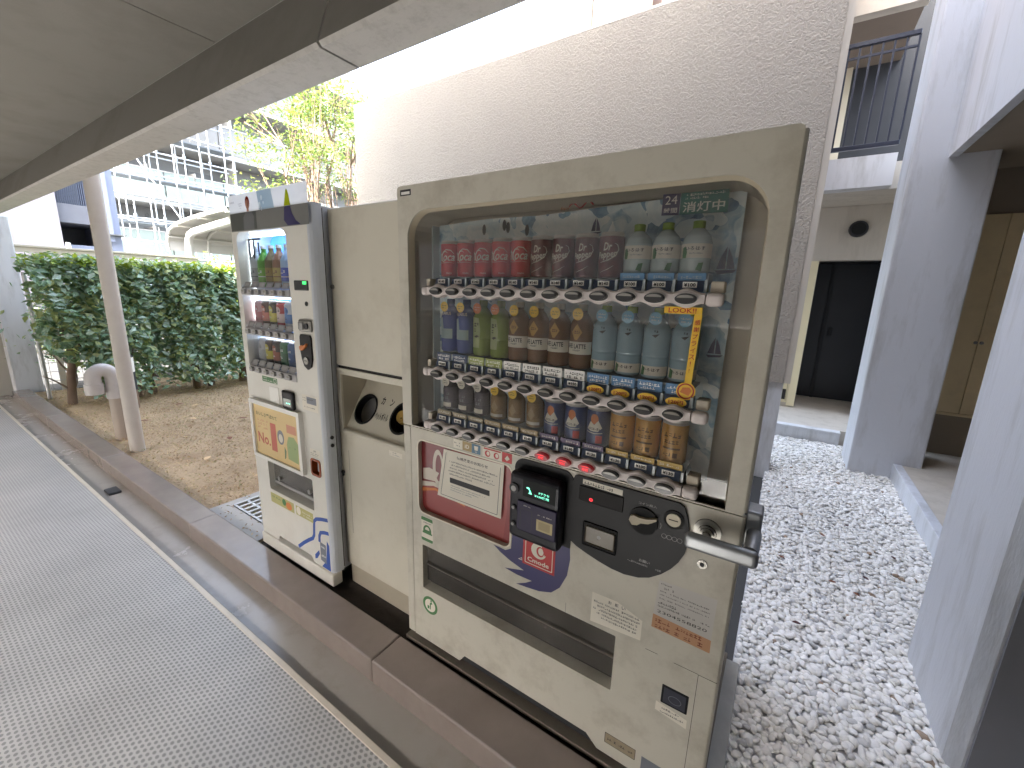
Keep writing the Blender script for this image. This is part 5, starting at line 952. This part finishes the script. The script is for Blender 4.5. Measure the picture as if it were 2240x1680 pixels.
for i, y in enumerate(HY):
    x = -6.15+random.uniform(-.1, .1)
    nm = ('hedge shrub nearest the end pillar' if i == 0 else f'{ORD[i]} hedge shrub counted from the end pillar')
    t = thing('hedge_shrub', (x, y, -.06), 'glossy evergreen '+nm, 'shrub', 'clipped hedge along the lawn')
    tk = MB(M_BARK); tops = []
    for k in range(2 if i % 2 else 1):
        base = (x+random.uniform(-.05, .05), y+random.uniform(-.08, .08)+k*.1, -.10); pts = limb(tk, base, (x+random.uniform(-.1, .1), y+random.uniform(-.1, .1), 1.2), .05, .022, .03)
        for j in range(7):
            q = pts[random.randint(1, 6)]; limb(tk, q, (q[0]+random.uniform(-.3, .35), q[1]+random.uniform(-.3, .3), min(1.6, q[2]+random.uniform(.1, .5))), .014, .005, .02, 3, 5)
    tk.build('trunk', t)
    k = 3300; P = np.stack([RNG.uniform(-.36, .42, k), RNG.uniform(-.27, .27, k), RNG.uniform(.12, 1.80, k)], 1)
    # crowd leaves to the outer faces, thin them low down
    face = RNG.random(k) < .6; P[face, 0] = .36+RNG.normal(0, .06, face.sum()); tp = RNG.random(k) < .2; P[tp, 2] = 1.72+RNG.normal(0, .045, tp.sum()); P[tp, 0] = RNG.uniform(-.36, .42, tp.sum())
    clump = np.sin(P[:, 1]*9+i*2.1+P[:, 2]*3)+np.sin(P[:, 2]*8.3-P[:, 1]*4+i)+RNG.normal(0, .5, k)
    keep = (clump > -1.5-.8*(P[:, 2] > 1.2)) & (RNG.random(k) < np.clip(.10+P[:, 2]*1.0, 0, 1)); P = P[keep]
    if i == 0: P = P[(P[:, 1] > -.12+.25*np.sin(P[:, 2]*5)) | (P[:, 2] > 1.25)]
    P[:, 0] += .05*np.sin(P[:, 2]*7+P[:, 1]*11)
    N_ = np.stack([.6+0*P[:, 0], RNG.normal(0, .3, len(P)), .95+0*P[:, 0]], 1); N_[P[:, 2] > 1.68] = (0.2, 0, 1)
    hi = P[:, 2] > 1.70
    W = P+np.array([x, y, -.06])
    lo_ = link('crown', leaf_mesh('crown', W[~hi], N_[~hi], .098, None, .58, .45, LV), t, kind='stuff')
    if hi.sum() > 5: link('crown_top', leaf_mesh('crown_top', W[hi], N_[hi], .075, None, .58, .45, LY), t, kind='stuff')  # lime leaf mix paints sunlight onto the hedge top
# wire fence behind the hedge
wf = thing('mesh_fence', (-6.75, 2, -.1), 'galvanised wire mesh fence behind the hedge', 'fence')
for y in (.05, 1.6, 3.2, 4.8): MB(gm).cyl((-6.75, y, -.12), (-6.75, y, 1.55), .022, n=10).build('post', wf)
for z in np.arange(.05, 1.5, .12): MB(gm).cyl((-6.75, .05, z), (-6.75, 4.8, z), .0035, n=5).build('wire', wf)
vw = MB(gm)
for y in np.arange(.1, 4.8, .075): vw.cyl((-6.746, y, .03), (-6.746, y, 1.5), .0025, n=4, caps=False)
vw.build('upright_wires', wf, kind='stuff')
# cream rail beyond
cr2 = thing('cream_rail', (-7.5, 1.2, -.1), 'cream painted horizontal rail running above the hedge', 'rail')
M_CR = mat('cream_steel', S(206, 196, 176), .5, var=.05)
b = MB(M_CR); b.rbox(-7.56, -7.45, .1, 2.23, 1.885, 1.915, .006); b.build('rail_top', cr2)
b = MB(M_CR); b.box(-7.53, -7.47, .12, 2.21, 1.82, 1.884); b.build('rail_web', cr2)
for y in (.3, 2.1): MB(M_CR).box(-7.53, -7.47, y, y+.06, -.13, 1.819).build('post', cr2)
# bicycle shelter
sh = thing('bicycle_shelter', (-11.5, 5, -.1), 'white curved bicycle shelter roof on bent steel posts', 'shelter')
M_SHW = mat('white_steel', S(200, 198, 194), .45, var=.04); M_SHP = mat('shelter_sheet', S(178, 176, 172), .5, var=.06)
prof = [(-12.25, 2.28), (-12.28, 2.5), (-12.2, 2.68), (-12.02, 2.8), (-11.6, 2.9), (-11.0, 2.96), (-10.3, 3.0), (-9.5, 3.03), (-9.0, 3.04)]
for j in range(7):
    y0 = 3.42+j*.9
    s_ = MB(M_SHP); n_ = len(prof)
    s_.add([(x, y0, z) for x, z in prof]+[(x, y0+.88, z) for x, z in prof]+[(x, y0, z+.025) for x, z in prof]+[(x, y0+.88, z+.025) for x, z in prof], [(i, i+1, n_+i+1, n_+i) for i in range(n_-1)]+[(2*n_+i, 3*n_+i, 3*n_+i+1, 2*n_+i+1) for i in range(n_-1)]+[(i, 2*n_+i, 2*n_+i+1, i+1) for i in range(n_-1)]); s_.build('roof_sheet', sh)
    r_ = MB(M_SHW); r_.tube([(x, y0-.01, z-.03) for x, z in prof], .035, 6); r_.build('roof_rib', sh)
for x, z in prof[2::2]: MB(M_SHW).box(x-.03, x+.03, 3.4, 9.7, z-.085, z-.055).build('purlin', sh)
for y in (3.62, 6.3, 9.0):
    p_ = MB(M_SHW); p_.tube([(-11.6, y, -.13), (-11.6, y, 2.35), (-11.56, y, 2.52), (-11.44, y, 2.64), (-11.2, y, 2.70), (-9.25, y, 2.84)], .085, 12); p_.build('post', sh)
wg = thing('white_grid_fence', (-9.5, 4, -.1), 'low white grid fence between the hedge and the shelter', 'fence')
for z in (1.55, 1.75, 1.95): MB(M_SHW).cyl((-9.2, 2.4, z), (-9.2, 6.5, z), .014, n=6).build('rail', wg)
for y in np.arange(2.4, 6.5, .32): MB(M_SHW).cyl((-9.2, y, -.13), (-9.2, y, 2.02), .012, n=6).build('bar', wg)

# trees and shrubs
def make_tree(name, label, stems, crown_pts, leaf, nleaf, mats, cat='tree', spread=.16):
    x, y = stems[0][0][0], stems[0][0][1]; t = thing(name, (x, y, -.1), label, cat)
    tk = MB(M_BARK); ends = []
    for s0, s1, r in stems:
        pts = limb(tk, s0, s1, r, r*.45, .08, 8); ends += pts[3:]
    C = []
    for c in crown_pts:
        e = min(ends, key=lambda q: (q[0]-c[0])**2+(q[1]-c[1])**2+2*max(0, q[2]-c[2]+.2)**2)
        pts = limb(tk, e, c, .014, .004, .03, 4, 5); C.append(c)
        for _ in range(3):
            d = (c[0]+random.uniform(-.25, .25), c[1]+random.uniform(-.25, .25), c[2]+random.uniform(-.1, .2)); limb(tk, pts[2], d, .005, .002, .02, 3, 4); C.append(d)
    tk.build('trunk', t); C = np.array(C); P = C[RNG.integers(0, len(C), nleaf)]+RNG.normal(0, 1, (nleaf, 3))*np.array([spread, spread, spread*.45])
    N_ = np.tile(np.array([[0, 0, 1.]]), (nleaf, 1)); link('crown', leaf_mesh('crown', P, N_, leaf, None, .42, .55, mats), t); return t
TL = [mat('tree_leaf_a', S(116, 130, 70), .45, var=.2, trans=S(150, 156, 72)), mat('tree_leaf_b', S(100, 124, 66), .45, var=.2, trans=S(130, 152, 66)), mat('tree_leaf_c', S(124, 134, 74), .45, var=.2, trans=S(150, 158, 78)), mat('tree_leaf_d', S(90, 116, 66), .45, var=.2, trans=S(120, 146, 66))]
tx, ty = -6.4, 4.15
cr_pts = [(tx+random.uniform(-.7, .8), ty+random.uniform(-1.45, .75), z) for z in np.linspace(3.05, 4.75, 34)]
cr_pts += [(tx+.1, ty+random.uniform(-.7, -.1), random.uniform(4.3, 4.75)) for _ in range(7)]
make_tree('slender_tree', 'slender many-stemmed tree with sparse yellow green leaves beyond the wall end', [((tx, ty, -.12), (tx-.1, ty-.55, 4.4), .05), ((tx+.08, ty+.1, -.12), (tx+.2, ty-.15, 4.5), .045), ((tx-.05, ty+.16, -.12), (tx, ty+.5, 4.3), .04), ((tx+.1, ty-.05, -.12), (tx+.3, ty-1.1, 3.7), .03)], cr_pts, .08, 5200, TL)
tx, ty = -9.5, 7.2
make_tree('garden_tree', 'small tree with grey green crown behind the stucco wall', [((tx, ty, -.12), (tx, ty, 5.6), .06), ((tx+.1, ty, -.12), (tx+.5, ty+.5, 5.8), .05)], [(tx+random.uniform(-.9, .9), ty+random.uniform(-1.1, 1.1), random.uniform(4.6, 6.7)) for _ in range(26)], .12, 1800, [LV[1], LV[3], TL[3]])
for i, (x, y, z, r, m_) in enumerate(((-8.2, 3.05, 1.2, .5, [LY[0], TL[1]]), (-8.0, 4.3, 1.5, .55, [TL[1], TL[3]]), (-6.6, 5.0, 1.9, .6, [LY[0], TL[1]]), (-14, 4.6, 1.2, .9, [LV[1], LV[2]]), (-15, 6.8, 1.3, 1.1, [LV[1], LV[3]]), (-16, 9.5, 1.6, 1.3, [LV[2], LV[3]]))):
    where = ['low bright bush behind the small vending machine', 'leafy bush in front of the bicycle shelter', 'lime green bush at the foot of the slender tree', 'dark bush below the scaffold, left one', 'dark bush below the scaffold, middle one', 'dark bush below the scaffold, right one'][i]
    make_tree('garden_bush', where, [((x, y, -.12), (x, y, z), .03), ((x+.1, y+.05, -.12), (x+.2, y+.2, z), .025)], [(x+random.uniform(-r, r), y+random.uniform(-r, r), z+random.uniform(-.5, .6)) for _ in range(14)], .09, 1100, m_, 'bush', .2)

for i, (x, y) in enumerate(((-7.95, .45), (-8.0, .95), (-7.9, 1.5), (-8.0, 2.3))):
    make_tree('shade_shrub', f'dark low shrub behind the wire fence, {ORD[i]} from the end pillar', [((x, y, -.12), (x, y, .7), .03), ((x+.1, y+.05, -.12), (x+.15, y+.15, .8), .025)], [(x+random.uniform(-.35, .35), y+random.uniform(-.4, .4), random.uniform(.1, 1.25)) for _ in range(22)], .085, 1700, [LV[0], LV[1], LV[3]], 'shrub', .16)
# ------------------------------------------------------------------ scaffolded apartment building far left
M_FW = mat('far_white', S(184, 182, 178), .8, var=.04); M_FG = mat('far_grey', S(140, 139, 138), .8, var=.05); M_FD = mat('far_window', S(104, 104, 104), .4, var=.15); M_FGL = mat('far_balcony_glass', S(168, 180, 172), .4, var=.1)
fb = thing('far_apartment_building', (-26, 16, -.1), 'white apartment building with balconies behind scaffolding', 'building')
FX = -25.0
MB(M_FG).box(FX-9, FX-1.6, 5.2, 34, -.13, 16).build('wall', fb)
for kf, z in enumerate((2.35, 5.15, 7.95, 10.75, 13.55)):
    b = MB(M_FW); b.box(FX-1.6, FX, 5.2, 34, z, z+.42); b.build('balcony_slab', fb)
    if kf < 4:
        for j, y in enumerate(np.arange(5.3, 34, 1.95)):
            p_ = MB(M_FW); p_.box(FX-1.598, FX-.05, y, y+.06, z+.421, z+1.75 if j % 3 else z+2.78); p_.build('partition', fb)
            if j % 2 == 0:
                w_ = MB(M_FG); w_.box(FX-1.599, FX-1.54, y+.3, y+1.5, z+.45, z+2.2); w_ = w_.build('window', fb)
                MB(M_FD).box(FX-1.54, FX-1.53, y+.36, y+1.44, z+.5, z+2.12).build('pane', w_)
            else:
                a_ = MB(M_FW); a_.rbox(FX-1.5, FX-1.1, y+.5, y+1.2, z+.422, z+1.0, .03); a_ = a_.build('air_conditioner', fb); MB(M_FD).cyl((FX-1.099, y+.8, z+.7), (FX-1.085, y+.8, z+.7), .2, n=14).build('fan', a_)
            v_ = MB(M_FD); v_.cyl((FX-1.599, y+.25, z+2.4), (FX-1.56, y+.25, z+2.4), .1, n=12); v_.build('vent', fb)
        for j, y in enumerate(np.arange(5.3, 34, 1.3)):
            m_ = M_FGL if kf in (1, 0) else M_FG
            p_ = MB(m_); p_.box(FX+.005, FX+.03, y, y+1.24, z+.25, z+1.5); p_.build('balcony_panel', fb)
        b = MB(M_FW); b.box(FX-.02, FX+.05, 5.2, 34, z+1.505, z+1.56); b.build('balcony_rail', fb)
sf = thing('scaffold', (-23.6, 8, -.1), 'galvanised tube scaffold standing against the white apartment building', 'scaffold')
M_SC = mat('scaffold_tube', S(196, 200, 204), .5, 0, var=.05); M_PLK = mat('scaffold_plank', S(130, 134, 138), .6, var=.1)
for xx in (-24.1, -23.2):
    for y in np.arange(5.0, 10.6, 1.05):
        s_ = MB(M_SC); s_.cyl((xx, y, -.13), (xx, y, 12), .027, n=7)
        for z in np.arange(.5, 12, .95): s_.cyl((xx, y, z-.05), (xx, y, z+.05), .06, n=7)
        s_.build('standard', sf)
    for z in np.arange(1.35, 12, .95): MB(M_SC).cyl((xx, 4.8, z), (xx, 10.4, z), .036, n=6).build('ledger', sf)
for y in np.arange(5.0, 10.6, 1.05):
    for z in np.arange(2.2, 12, 1.9): MB(M_SC).cyl((-24.1, y, z), (-23.2, y, z), .024, n=6).build('transom', sf)
for z in (2.1, 4.0, 5.9, 7.8, 9.7): MB(M_PLK).box(-24.05, -23.3, 4.9, 10.3, z, z+.05).build('plank', sf)
for (y0, z0, y1, z1) in ((6.0, 7.2, 9.2, 1.8), (5.2, 11, 7.4, 7.4), (9.8, 11, 7.6, 7.5)): MB(M_SC).cyl((-23.1, y0, z0), (-23.1, y1, z1), .03, n=6).build('brace', sf)
for xx in (-22.6,):
    for y in np.arange(5.4, 10.6, 1.05): MB(M_SC).cyl((xx, y, 1.5), (xx, y, 9.5), .022, n=6).build('guard_upright', sf)

# ------------------------------------------------------------------ pale building at the left
lb = thing('lavender_building', (-15.5, 1, -.1), 'pale building with white wall and lavender wing left of the scaffold', 'building')
M_LW = mat('pinkish_white_wall', S(146, 139, 143), .8, var=.04); M_LL = mat('lavender_wall', S(140, 144, 162), .8, var=.04)
MB(M_LW).box(-19, -15, -8, 2.06, -.13, 15).build('white_wall', lb)  # unseen upper height raised to block sky from the stucco wall
MB(M_LL).box(-19, -15.3, 2.95, 3.33, -.13, 15).build('lavender_wall', lb)
MB(M_LL).box(-15.298, -15.05, 2.955, 3.12, 2.55, 9).build('wall_rib', lb)
MB(mat('recess_grey', S(120, 120, 126), .8)).box(-19, -17, 2.061, 2.949, -.13, 9).build('recess_wall', lb)
MB(mat('slab_grey', S(104, 104, 110), .8, var=.1)).box(-16.99, -15.1, 2.061, 2.949, 2.95, 3.42).build('balcony_slab', lb)
MB(M_LL).box(-16.99, -15.32, 2.061, 2.949, -.13, 2.4).build('lower_wall', lb)
M_LB = mat('balcony_bar', S(82, 88, 104), .5)
for i in range(22):
    y = 2.08+i*.04; MB(M_LB).box(-15.14, -15.12, y, y+.014, 3.425, 4.5).build('baluster', lb)
MB(M_LB).box(-15.16, -15.10, 2.061, 2.949, 4.501, 4.55).build('hand_rail', lb)
b = MB(M_FD); b.box(-15.3, -14.9, 2.7, 3.35, 2.72, 2.75); b.build('awning_bar', lb)
lm_ = MB(M_WPLAS); lm_.cyl((-15.0, 2.12, 2.25), (-14.9, 2.12, 2.25), .03); lm_.cyl((-14.9, 2.12, 2.2), (-14.9, 2.12, 2.42), .06, .045); lm_.build('wall_lamp', lb)
# unseen building added across the yard to close the sky low down
ob = thing('added_opposite_building', (0, -16, -.1), 'unseen pale building added across the yard behind the camera', 'building')
MB(mat('opposite_wall', S(150, 147, 142), .8, var=.05)).box(-30, 30, -20, -15, -.13, 6).build('wall', ob)
